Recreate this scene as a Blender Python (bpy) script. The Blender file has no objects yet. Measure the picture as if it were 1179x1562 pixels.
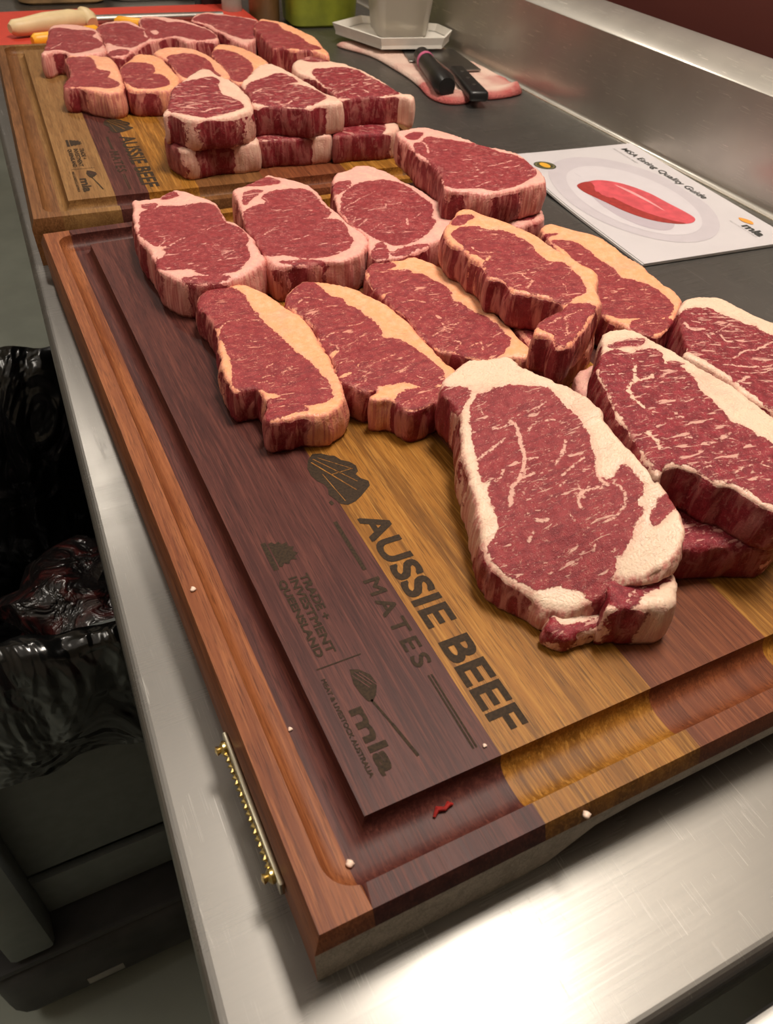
import bpy, bmesh, math, random
import numpy as np
from mathutils import Vector, Matrix
from mathutils.geometry import delaunay_2d_cdt

random.seed(7)
rng = np.random.default_rng(11)
scene = bpy.context.scene
COL = scene.collection

# ------------------------------------------------------------------ camera
CAM_LOC = [-0.03474, -0.09179, 0.29464]
CAM_R = [[0.897247, -0.438897, 0.048138], [-0.269892, -0.631472, -0.726912], [0.349438, 0.639228, -0.685041]]
FPX = 1198.992

cam_d = bpy.data.cameras.new('camera')
cam = bpy.data.objects.new('camera', cam_d)
COL.objects.link(cam)
Rm = Matrix([CAM_R[0], [-v for v in CAM_R[1]], [-v for v in CAM_R[2]]]).transposed().to_4x4()
cam.matrix_world = Matrix.Translation(CAM_LOC) @ Rm
cam_d.sensor_fit = 'HORIZONTAL'
cam_d.sensor_width = 36.0
cam_d.lens = FPX / 1179 * 36.0
cam_d.clip_start = 0.01
cam_d.dof.use_dof = True
cam_d.dof.focus_distance = 0.50
cam_d.dof.aperture_fstop = 26.0
scene.camera = cam

# ------------------------------------------------------------------ view, world, room lights and added fills
scene.view_settings.view_transform = 'Standard'
scene.view_settings.look = 'None'
scene.view_settings.gamma = 1.0
scene.view_settings.exposure = 0.10
scene.view_settings.use_curve_mapping = False
w = bpy.data.worlds.new('world')
scene.world = w
w.use_nodes = True
w.node_tree.nodes['Background'].inputs[0].default_value = (1.0, 0.86, 0.72, 1)
w.node_tree.nodes['Background'].inputs[1].default_value = 0.12

CEIL_Z, FLOOR_Z = 1.60, -0.92
def area_light(name, loc, sx, sy, power, col):
    d = bpy.data.lights.new(name, 'AREA')
    d.shape = 'RECTANGLE'; d.size = sx; d.size_y = sy; d.energy = power; d.color = col
    o = bpy.data.objects.new(name, d); COL.objects.link(o); o.location = loc
    return o
WARM = (1.0, 0.91, 0.80)
area_light('overhead_fill', (-.45, 0.90, CEIL_Z - 0.03), 1.7, 3.4, 5, WARM)  # added soft fill: evens out the light and brightens the steel's reflection
area_light('bench_light', (0.50, 0.42, CEIL_Z - 0.05), 0.26, 0.52, 26, WARM)
area_light('left_fill', (-1.25, 0.7, CEIL_Z - 0.05), 0.5, 0.8, 9, WARM)  # added fill from the left, lifts the bin and the left faces
area_light('ceiling_spot_light', (0.03, 2.25, CEIL_Z - 0.05), 0.10, 0.10, 8, WARM)

# ------------------------------------------------------------------ helpers
def tag(o, label=None, cat=None, group=None, kind=None):
    if label: o['label'] = label
    if cat: o['category'] = cat
    if group: o['group'] = group
    if kind: o['kind'] = kind
    return o

def empty(name, loc=(0, 0, 0), rz=0.0):
    o = bpy.data.objects.new(name, None); COL.objects.link(o)
    o.empty_display_size = 0.02
    o.location = loc; o.rotation_euler = (0, 0, rz)
    return o

def link_mesh(name, me, mat, parent=None):
    o = bpy.data.objects.new(name, me); COL.objects.link(o)
    if mat is not None:
        for m in (mat if isinstance(mat, (list, tuple)) else [mat]):
            me.materials.append(m)
    if parent is not None: o.parent = parent
    return o

def mk(name, verts, faces, mat, parent=None, smooth=None):
    me = bpy.data.meshes.new(name)
    me.from_pydata([tuple(map(float, v)) for v in verts], [], [list(map(int, f)) for f in faces])
    me.update()
    if smooth is not None:
        me.polygons.foreach_set('use_smooth', [True] * len(me.polygons))
        if smooth < 180: me.set_sharp_from_angle(angle=math.radians(smooth))
    return link_mesh(name, me, mat, parent)

class MB:
    """collects shapes of ONE part"""
    def __init__(s): s.v = []; s.f = []
    def add(s, v, f):
        n = len(s.v); s.v += [tuple(p) for p in v]; s.f += [[i + n for i in q] for q in f]; return s
    def box(s, c, d, bev=0.0, rz=0.0, seg=2):
        bm = bmesh.new(); bmesh.ops.create_cube(bm, size=1)
        bmesh.ops.scale(bm, vec=d, verts=bm.verts)
        if bev > 0: bmesh.ops.bevel(bm, geom=bm.edges[:], offset=bev, segments=seg, affect='EDGES', profile=0.5)
        bmesh.ops.rotate(bm, cent=(0, 0, 0), matrix=Matrix.Rotation(rz, 3, 'Z'), verts=bm.verts)
        bm.verts.index_update()
        s.add([v.co + Vector(c) for v in bm.verts], [[v.index for v in f.verts] for f in bm.faces]); bm.free(); return s
    def tube(s, pts, radii, n=14, cap=True, sq=1.0):
        pts = [Vector(p) for p in pts]
        if not hasattr(radii, '__len__'): radii = [radii] * len(pts)
        vs = []; fs = []; prev = None
        for i, p in enumerate(pts):
            t = (pts[min(i + 1, len(pts) - 1)] - pts[max(i - 1, 0)]).normalized()
            up = Vector((0, 0, 1)) if abs(t.z) < 0.95 else Vector((1, 0, 0))
            a = t.cross(up).normalized(); b = a.cross(t).normalized()
            for k in range(n):
                th = 2 * math.pi * k / n
                vs.append(p + a * (math.cos(th) * radii[i]) + b * (math.sin(th) * radii[i] * sq))
        for i in range(len(pts) - 1):
            for k in range(n):
                fs.append([i * n + k, i * n + (k + 1) % n, (i + 1) * n + (k + 1) % n, (i + 1) * n + k])
        if cap:
            fs.append(list(range(n))[::-1]); fs.append([(len(pts) - 1) * n + k for k in range(n)])
        return s.add(vs, fs)
    def lathe(s, prof, c=(0, 0, 0), n=32):
        vs = []; fs = []
        for r, z in prof:
            for k in range(n):
                th = 2 * math.pi * k / n
                vs.append((c[0] + r * math.cos(th), c[1] + r * math.sin(th), c[2] + z))
        for i in range(len(prof) - 1):
            for k in range(n):
                fs.append([i * n + k, i * n + (k + 1) % n, (i + 1) * n + (k + 1) % n, (i + 1) * n + k])
        return s.add(vs, fs)
    def prism(s, poly, z0, z1):
        n = len(poly)
        v = [(x, y, z0) for x, y in poly] + [(x, y, z1) for x, y in poly]
        f = [list(range(n))[::-1], list(range(n, 2 * n))] + [[i, (i + 1) % n, n + (i + 1) % n, n + i] for i in range(n)]
        return s.add(v, f)
    def build(s, name, mat, parent=None, smooth=40):
        o = mk(name, s.v, s.f, mat, parent, None)
        bm = bmesh.new(); bm.from_mesh(o.data); bmesh.ops.recalc_face_normals(bm, faces=bm.faces); bm.to_mesh(o.data); bm.free()
        if smooth:
            o.data.polygons.foreach_set('use_smooth', [True] * len(o.data.polygons))
            o.data.set_sharp_from_angle(angle=math.radians(smooth))
        return o

def catmull(pts, per=6, closed=True):
    P = np.array(pts, float); n = len(P); out = []
    rngi = range(n if closed else n - 1)
    for i in rngi:
        if closed: a, b, c, d = P[(i - 1) % n], P[i], P[(i + 1) % n], P[(i + 2) % n]
        else: a, b, c, d = P[max(i - 1, 0)], P[i], P[i + 1], P[min(i + 2, n - 1)]
        for k in range(per):
            t = k / per
            out.append(0.5 * ((2 * b) + (c - a) * t + (2 * a - 5 * b + 4 * c - d) * t * t + (3 * b - a - 3 * c + d) * t ** 3))
    if not closed: out.append(P[-1])
    return np.array(out)

def resample(P, step):
    Q = np.vstack([P, P[:1]])
    d = np.r_[0, np.cumsum(np.linalg.norm(np.diff(Q, axis=0), axis=1))]
    n = max(12, int(d[-1] / step)); s = np.linspace(0, d[-1], n, endpoint=False)
    return np.c_[np.interp(s, d, Q[:, 0]), np.interp(s, d, Q[:, 1])]

def seg_dist(P, A, B):
    out = np.full(len(P), 1e9)
    for a, b in zip(A, B):
        ab = b - a; L = ab @ ab + 1e-12
        t = np.clip(((P - a) @ ab) / L, 0, 1)
        q = P - (a + t[:, None] * ab)
        out = np.minimum(out, np.hypot(q[:, 0], q[:, 1]))
    return out

def inside(P, poly):
    x, y = P[:, 0], P[:, 1]; c = np.zeros(len(P), bool)
    for (x1, y1), (x2, y2) in zip(poly, np.roll(poly, -1, axis=0)):
        if y1 == y2: continue
        m = (y1 > y) != (y2 > y)
        c ^= m & (x < (x2 - x1) * (y - y1) / (y2 - y1) + x1)
    return c

def sdist(P, poly):
    d = seg_dist(P, poly, np.roll(poly, -1, axis=0))
    return np.where(inside(P, poly), d, -d)

def vnoise(x, y, seed=0):
    """smooth 2-d value noise in -1..1"""
    xi = np.floor(x).astype(np.int64); yi = np.floor(y).astype(np.int64)
    fx = x - xi; fy = y - yi
    fx = fx * fx * (3 - 2 * fx); fy = fy * fy * (3 - 2 * fy)
    def h(a, b):
        n = (a * 374761393 + b * 668265263 + seed * 1442695041) & 0xffffffff
        n = ((n ^ (n >> 13)) * 1274126177) & 0xffffffff
        n = n ^ (n >> 16)
        return (n & 0xffff) / 32767.5 - 1
    a = h(xi, yi) * (1 - fx) + h(xi + 1, yi) * fx
    b = h(xi, yi + 1) * (1 - fx) + h(xi + 1, yi + 1) * fx
    return a * (1 - fy) + b * fy

# ------------------------------------------------------------------ material helpers
def srgb(r, g, b):
    f = lambda c: ((c / 255 + 0.055) / 1.055) ** 2.4 if c / 255 > 0.04045 else c / 255 / 12.92
    return (f(r), f(g), f(b), 1.0)

class NT:
    def __init__(s, name):
        s.m = bpy.data.materials.new(name); s.m.use_nodes = True
        s.t = s.m.node_tree; s.n = s.t.nodes; s.l = s.t.links
        s.p = s.n['Principled BSDF']
    def node(s, typ, ins=None, **props):
        n = s.n.new(typ)
        for k, v in props.items(): setattr(n, k, v)
        for k, v in (ins or {}).items(): s.set(n.inputs[k], v)
        return n
    def set(s, sock, v):
        if isinstance(v, bpy.types.NodeSocket): s.l.new(v, sock)
        elif isinstance(v, bpy.types.Node): s.l.new(v.outputs[0], sock)
        else: sock.default_value = v
    def P(s, **k):
        for a, v in k.items(): s.set(s.p.inputs[a.replace('_', ' ')], v)
    def math(s, op, a, b=0.0, c=None, clamp=False):
        n = s.node('ShaderNodeMath', {0: a, 1: b}, operation=op, use_clamp=clamp)
        if c is not None: s.set(n.inputs[2], c)
        return n.outputs[0]
    def mix(s, fac, a, b, mode='MIX'):
        n = s.node('ShaderNodeMix', data_type='RGBA', blend_type=mode)
        s.set(n.inputs[0], fac); s.set(n.inputs[6], a); s.set(n.inputs[7], b)
        return n.outputs[2]
    def sstep(s, v, lo, hi, to0=0.0, to1=1.0):
        n = s.node('ShaderNodeMapRange', interpolation_type='SMOOTHSTEP')
        for i, x in enumerate((v, lo, hi, to0, to1)): s.set(n.inputs[i], x)
        return n.outputs[0]
    def obj(s, scale=(1, 1, 1), rot=(0, 0, 0), kind='Object'):
        tc = s.node('ShaderNodeTexCoord')
        mp = s.node('ShaderNodeMapping', {'Vector': tc.outputs[kind], 'Scale': scale, 'Rotation': rot})
        return mp.outputs[0]
    def noise(s, vec, scale=1.0, detail=2.0, rough=0.5, dist=0.0, col=False):
        n = s.node('ShaderNodeTexNoise', {'Vector': vec, 'Scale': scale, 'Detail': detail, 'Roughness': rough, 'Distortion': dist})
        return n.outputs[1 if col else 0]
    def attr(s, name, typ='GEOMETRY'):
        return s.node('ShaderNodeAttribute', attribute_name=name, attribute_type=typ).outputs['Fac']
    def bump(s, h, strength=0.3, dist=0.001):
        return s.node('ShaderNodeBump', {'Height': h, 'Strength': strength, 'Distance': dist}).outputs[0]

def plain(name, col, rough=0.5, metal=0.0, var=0.06, scale=60, bump=0.0, **k):
    t = NT(name)
    n = t.noise(t.obj(), scale, 3)
    c = t.mix(t.sstep(n, 0.3, 0.7), [x * (1 - var) for x in col[:3]] + [1], [min(1, x * (1 + var)) for x in col[:3]] + [1])
    t.P(Base_Color=c, Roughness=rough, Metallic=metal)
    if bump: t.P(Normal=t.bump(n, bump, 0.001))
    for a, v in k.items(): t.P(**{a: v})
    return t.m

# ---- meat: lean, fat and marbling come from the cut's own zones (attributes) plus procedural grain
def make_meat():
    t = NT('raw_beef')
    mm = t.obj((1000, 1000, 1000))
    def sc(x, y, z): return t.node('ShaderNodeMapping', {'Vector': mm, 'Scale': (x, y, z)}).outputs[0]
    fatd = t.attr('fatd'); vein = t.attr('vein'); side = t.attr('side')
    warm = t.attr('warm', 'OBJECT'); dark = t.attr('dark', 'OBJECT'); seed = t.attr('seed', 'OBJECT'); memb = t.attr('membrane', 'OBJECT')
    off = t.node('ShaderNodeCombineXYZ', {0: t.math('MULTIPLY', seed, 137.0), 1: t.math('MULTIPLY', seed, 71.0), 2: t.math('MULTIPLY', seed, 31.0)}).outputs[0]
    mmo = t.node('ShaderNodeVectorMath', {0: mm, 1: off}, operation='ADD').outputs[0]
    def so(x, y, z): return t.node('ShaderNodeMapping', {'Vector': mmo, 'Scale': (x, y, z)}).outputs[0]
    n_lo = t.noise(so(.045, .045, .045), 1, 2)
    n_mid = t.noise(so(.22, .22, .22), 1, 3)
    n_fine = t.noise(so(.8, .8, .8), 1, 3)
    n_grain = t.noise(so(2.2, 2.2, 2.2), 1, 2)
    # warped fat / lean border
    b = t.math('ADD', fatd, t.math('MULTIPLY', t.math('SUBTRACT', n_mid, .5), 5.0))
    b = t.math('ADD', b, t.math('MULTIPLY', t.math('SUBTRACT', n_fine, .5), 2.2))
    lean_m = t.sstep(b, -.30, .30)
    # streaky marbling across the fibres
    st = t.noise(so(.34, .085, .12), 1, 3, .55, .7)
    st = t.math('ADD', st, t.math('MULTIPLY', t.math('SUBTRACT', n_lo, .5), .22))
    m1 = t.math('MULTIPLY', t.sstep(t.math('ADD', st, t.math('MULTIPLY', t.math('SUBTRACT', t.attr('marble', 'OBJECT'), 1.0), .05)), .598, .640), .8)
    sp = t.noise(so(1.1, .45, .7), 1, 2, .5, .4)
    sp = t.math('ADD', sp, t.math('MULTIPLY', t.math('SUBTRACT', n_lo, .5), .2))
    m2 = t.math('MULTIPLY', t.sstep(sp, .645, .68), .62)
    st3 = t.noise(so(.13, .2, .12), 1, 2, .5, 1.6)
    rid = t.math('ABSOLUTE', t.math('SUBTRACT', st3, .5))
    m3 = t.math('MULTIPLY', t.sstep(rid, .012, .004), t.math('MULTIPLY', t.sstep(n_mid, .46, .6), .55))
    vd = t.math('ADD', vein, t.math('MULTIPLY', t.math('SUBTRACT', n_fine, .5), 2.4))
    m4 = t.math('MULTIPLY', t.sstep(vd, .28, -.28), .92)
    top = t.math('SUBTRACT', 1.0, t.math('MULTIPLY', side, .75))
    marb = t.math('MAXIMUM', t.math('MAXIMUM', m1, m2), t.math('MULTIPLY', m3, 1.0))
    marb = t.math('MULTIPLY', marb, top)
    marb = t.math('MAXIMUM', marb, t.math('MULTIPLY', m4, top))
    # membranes and drips on the cut's rim
    sm = t.noise(so(.13, .13, .03), 1, 4, .62, .7)
    mem = t.math('MULTIPLY', t.math('MULTIPLY', t.sstep(sm, .47, .60), side), memb)
    lean_a = t.mix(dark, (.325, .040, .046, 1), (.290, .022, .036, 1))
    lean_b = t.mix(dark, (.205, .019, .025, 1), (.150, .008, .015, 1))
    lean = t.mix(t.sstep(n_mid, .3, .7), lean_b, lean_a)
    fib = t.noise(so(.42, .05, .1), 1, 3, .6, .4)
    lean = t.mix(t.math('MULTIPLY', t.sstep(fib, .48, .66), .45), lean, [.10, .008, .013, 1])
    lean = t.mix(t.math('MULTIPLY', t.sstep(n_grain, .42, .62), .26), lean, (.46, .095, .10, 1))
    lean = t.mix(t.math('MULTIPLY', side, .45), lean, (.20, .010, .016, 1))
    f0 = t.mix(t.math('MAXIMUM', warm, 0.0), (.76, .385, .33, 1), (.86, .375, .185, 1))
    f0 = t.mix(t.math('MAXIMUM', t.math('MULTIPLY', warm, -3.0), 0.0, clamp=True), f0, (.76, .58, .43, 1))
    fat = t.mix(t.sstep(n_mid, .35, .75), f0, t.mix(.32, f0, (.90, .66, .46, 1)))
    fat = t.mix(t.math('MULTIPLY', t.sstep(n_lo, .5, .75), .35), fat, (.76, .36, .28, 1))
    fat = t.mix(t.math('MULTIPLY', t.sstep(b, -3.5, .2), .30), fat, (.70, .27, .22, 1))
    fat = t.mix(t.math('MULTIPLY', side, t.math('MULTIPLY', memb, .42)), fat, (.64, .21, .17, 1))
    streak = t.noise(so(.5, .5, .02), 1, 2)
    fat = t.mix(t.math('MULTIPLY', t.math('MULTIPLY', t.sstep(streak, .40, .62), side), t.math('MULTIPLY', memb, .80)), fat, (.52, .13, .12, 1))
    marbc = t.mix(.45, fat, (.74, .36, .31, 1))
    leanc = t.mix(marb, lean, marbc)
    leanc = t.mix(t.math('MULTIPLY', mem, .8), leanc, t.mix(.35, (.56, .19, .165, 1), fat))
    t.P(Base_Color=t.mix(lean_m, fat, leanc))
    t.P(Roughness=t.math('ADD', .20, t.math('MULTIPLY', n_fine, .26)), Specular_IOR_Level=.28)
    h = t.math('ADD', t.math('MULTIPLY', n_fine, .5), t.math('MULTIPLY', t.math('MULTIPLY', n_grain, lean_m), .55))
    h = t.math('ADD', h, t.math('MULTIPLY', marb, .35))
    h = t.math('ADD', h, t.math('MULTIPLY', t.math('MULTIPLY', sm, side), 1.6))
    t.P(Normal=t.bump(h, .7, .0011))
    return t.m
MEAT = make_meat()

def wood(name, ca, cb, cc, rough=.42):
    t = NT(name)
    mm = t.obj((1000, 1000, 1000))
    info = t.node('ShaderNodeObjectInfo')
    off = t.node('ShaderNodeCombineXYZ', {0: t.math('MULTIPLY', info.outputs['Random'], 900.0), 1: t.math('MULTIPLY', info.outputs['Random'], 700.0)}).outputs[0]
    mmo = t.node('ShaderNodeVectorMath', {0: mm, 1: off}, operation='ADD').outputs[0]
    def so(x, y, z): return t.node('ShaderNodeMapping', {'Vector': mmo, 'Scale': (x, y, z)}).outputs[0]
    g1 = t.noise(so(.11, .006, .09), 1, 4, .6, .6)
    g2 = t.noise(so(.75, .022, .5), 1, 3, .6, .3)
    pore = t.noise(so(2.6, .07, 1.2), 1, 2, .5)
    c = t.mix(t.sstep(g1, .32, .68), ca, cb)
    c = t.mix(t.math('MULTIPLY', t.sstep(g2, .45, .72), .75), c, cc)
    c = t.mix(t.math('MULTIPLY', t.sstep(pore, .54, .66), .6), c, [x * .42 for x in cb[:3]] + [1])
    t.P(Base_Color=c, Roughness=t.math('ADD', rough, t.math('MULTIPLY', g2, .12)), Specular_IOR_Level=.22)
    t.P(Normal=t.bump(t.math('ADD', g2, pore), .12, .0004))
    return t.m
W_CHERRY = wood('wood_red_brown', srgb(140, 82, 48), srgb(110, 58, 32), srgb(158, 98, 60))
W_PURPLE = wood('wood_dark_purple', srgb(82, 42, 36), srgb(62, 27, 24), srgb(102, 56, 46))
W_GOLD = wood('wood_golden', srgb(150, 98, 34), srgb(112, 70, 20), srgb(178, 126, 56))
W_RED = wood('wood_red', srgb(116, 62, 36), srgb(92, 46, 26), srgb(138, 80, 48))
W_TAN = wood('wood_tan', srgb(138, 100, 58), srgb(114, 78, 42), srgb(150, 114, 70))
W_OAK = wood('wood_brown', srgb(120, 78, 44), srgb(94, 58, 30), srgb(138, 94, 56))
W_GREY = wood('wood_greyed_end', srgb(186, 178, 164), srgb(160, 152, 138), srgb(200, 192, 178), .5)
ENGRAVE = plain('burnt_engraving', srgb(50, 36, 22), .75, var=.35, scale=700, Specular_IOR_Level=.25)
BRASS = plain('brass', (.72, .55, .22, 1), .28, 1.0)

def steel(name, base, r0, r1, brush=(.004, .9, .9)):
    t = NT(name)
    mm = t.obj((1000, 1000, 1000))
    def so(x, y, z, r=0.0): return t.node('ShaderNodeMapping', {'Vector': mm, 'Scale': (x, y, z), 'Rotation': (0, 0, r)}).outputs[0]
    br = t.noise(so(*brush), 1, 3, .6)
    bl = t.noise(so(.012, .012, .012), 1, 3)
    def scratch(r, f, lo):
        v = t.noise(so(f, .006, .3, r), 1, 1, .4, .1)
        rid = t.math('ABSOLUTE', t.math('SUBTRACT', v, .5))
        gate = t.sstep(t.noise(so(.05, .03, .05, r), 1, 2), lo, lo + .08)
        return t.math('MULTIPLY', t.sstep(rid, .010, .003), gate)
    s = t.math('MAXIMUM', t.math('MAXIMUM', scratch(.9, .5, .56), scratch(2.2, .6, .58)), scratch(1.5, .45, .58))
    c = t.mix(t.sstep(bl, .3, .7), base, [x * .86 for x in base[:3]] + [1])
    c = t.mix(t.math('MULTIPLY', s, .10), c, (.85, .83, .78, 1))
    r = t.math('ADD', t.math('ADD', r0, t.math('MULTIPLY', br, r1)), t.math('MULTIPLY', s, .25))
    r = t.math('ADD', r, t.math('MULTIPLY', t.sstep(bl, .45, .7), .06))
    t.P(Base_Color=c, Metallic=1.0, Roughness=r)
    nrm = t.bump(t.math('ADD', br, t.math('MULTIPLY', s, -.5)), .05, .0003)
    t.P(Normal=nrm)
    hz = t.node('ShaderNodeBsdfPrincipled', {'Base Color': c, 'Metallic': 1.0, 'Roughness': t.math('ADD', .43, t.math('MULTIPLY', br, .14)), 'Normal': nrm})
    mx = t.node('ShaderNodeMixShader', {0: .70, 1: t.p.outputs[0], 2: hz.outputs[0]})
    t.l.new(mx.outputs[0], t.n['Material Output'].inputs[0])
    return t.m
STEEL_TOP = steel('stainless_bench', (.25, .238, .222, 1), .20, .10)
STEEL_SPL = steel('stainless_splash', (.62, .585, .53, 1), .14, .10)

FLOOR = plain('grey_green_floor', srgb(156, 162, 151), .6, scale=9, var=.08)
WALL_RED = plain('dark_red_wall', srgb(92, 40, 32), .6, scale=6, var=.05)
WALL_PALE = plain('pale_wall', srgb(205, 195, 180), .7, scale=6)
CEILING = plain('ceiling_paint', srgb(206, 196, 180), .8, scale=6)

# ------------------------------------------------------------------ the room
def slab(name, c, d, mat):
    o = MB().box(c, d).build(name, mat, None, 0); o['kind'] = 'structure'; return o
slab('floor', (-.6, 1.0, FLOOR_Z - .05), (4.2, 7.2, .1), FLOOR)
slab('ceiling', (-.6, 1.0, CEIL_Z + .05), (4.2, 7.2, .1), CEILING)
slab('wall_right', (.87, 1.0, .34), (.1, 7.2, 2.52), WALL_PALE)
slab('trim_1', (.815, 1.0, -.21), (.009, 7.2, 1.42), WALL_RED)
slab('wall_left', (-2.75, 1.0, .34), (.1, 7.2, 2.52), WALL_PALE)
slab('wall_back', (-.6, 4.65, .34), (4.2, .1, 2.52), WALL_PALE)
slab('wall_front', (-.6, -2.65, .34), (4.2, .1, 2.52), WALL_PALE)

# ------------------------------------------------------------------ stainless bench
T = .0413
bench = empty('steel_bench', (.35, .8, FLOOR_Z))
tag(bench, 'stainless steel work bench with upstand against the dark red wall', 'bench')
def rel(o, root):
    o.matrix_parent_inverse = Matrix.Translation(root.location).inverted(); return o
BY0, BY1 = -.070, 2.3
def lx(y): return -.0424 + .0425 * y
# top sheet with rolled left and near edges
prof = [(0.0, 0.0)]
rr = .006
for k in range(1, 7):
    a = k / 6 * math.pi / 2
    prof.append((-rr * math.sin(a), -rr * (1 - math.cos(a))))
prof.append((-rr, -.045))
mb = MB()
top = [(lx(BY0) + rr, BY0 + rr), (.735, BY0 + rr), (.735, BY1), (lx(BY1) + rr, BY1)]
mb.add([(x, y, -T) for x, y in top], [[0, 1, 2, 3]])
ed = []
for dx, dz in prof:
    ed.append([(lx(BY1) + rr + dx, BY1, -T + dz), (lx(BY0) + rr + dx, BY0 + rr + dx, -T + dz), (.735, BY0 + rr + dx, -T + dz)])
for i in range(len(ed) - 1):
    a, b = ed[i], ed[i + 1]
    for j in range(2): mb.add([a[j], a[j + 1], b[j + 1], b[j]], [[0, 1, 2, 3]])
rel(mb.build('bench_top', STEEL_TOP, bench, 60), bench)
# upstand: cove at the foot, face, sloping cap, back drop
pr = [(.728, -T)]
for k in range(1, 6):
    a = k / 5 * math.pi / 2
    pr.append((.728 + .007 * math.sin(a), -T + .007 * (1 - math.cos(a)) + .0002))
pr += [(.735, .0655), (.7362, .0672), (.7645, .0890), (.767, .0895), (.7685, .087), (.7685, -.06)]
vs = []; fs = []
for x, z in pr: vs += [(x, BY0, z), (x, BY1, z)]
for i in range(len(pr) - 1): fs.append([2 * i, 2 * i + 1, 2 * i + 3, 2 * i + 2])
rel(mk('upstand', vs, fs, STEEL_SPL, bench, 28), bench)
rel(MB().tube([(.7285, BY0 + .01, -T + .0004), (.7285, BY1, -T + .0004)], .0011, 8).build('seam_bead', plain('seam_metal', (.86, .80, .68, 1), .35, 1.0), bench), bench)
for x, y in ((.03, .04), (.70, .04), (.10, 2.2), (.70, 2.2)):
    rel(MB().tube([(x, y, FLOOR_Z + .002), (x, y, -.09)], .019, 16).build('leg', STEEL_SPL, bench), bench)

# ------------------------------------------------------------------ cutting boards
def round_rect_sd(P, x0, x1, y0, y1, r):
    cx, cy = (x0 + x1) / 2, (y0 + y1) / 2
    q = np.abs(P - [cx, cy]) - (np.array([(x1 - x0) / 2, (y1 - y0) / 2]) - r[:, None] if hasattr(r, '__len__') else np.array([(x1 - x0) / 2, (y1 - y0) / 2]) - r)
    return np.hypot(np.maximum(q[:, 0], 0), np.maximum(q[:, 1], 0)) + np.minimum(np.maximum(q[:, 0], q[:, 1]), 0) - r

RIM, PLAT, GD, RC = .0093, .0322, .0100, .013
def groove_t(P, W, L):
    g = PLAT - RIM
    lo = np.zeros(len(P)); hi = np.ones(len(P))
    def F(t):
        ins = RIM + t * g
        cx, cy = W / 2, L / 2
        r = RC * (1 - t) + 1e-6
        q = np.abs(P - [cx, cy]) - np.c_[W / 2 - ins - r, L / 2 - ins - r]
        return np.hypot(np.maximum(q[:, 0], 0), np.maximum(q[:, 1], 0)) + np.minimum(np.maximum(q[:, 0], q[:, 1]), 0) - r
    f0, f1 = F(lo), F(hi)
    for _ in range(40):
        m = (lo + hi) / 2; f = F(m)
        ins = f < 0
        lo = np.where(ins, m, lo); hi = np.where(ins, hi, m)
    t = (lo + hi) / 2
    t = np.where(f0 >= -1e-7, 0, t); t = np.where(f1 <= 1e-7, 1, t)
    return t

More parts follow.
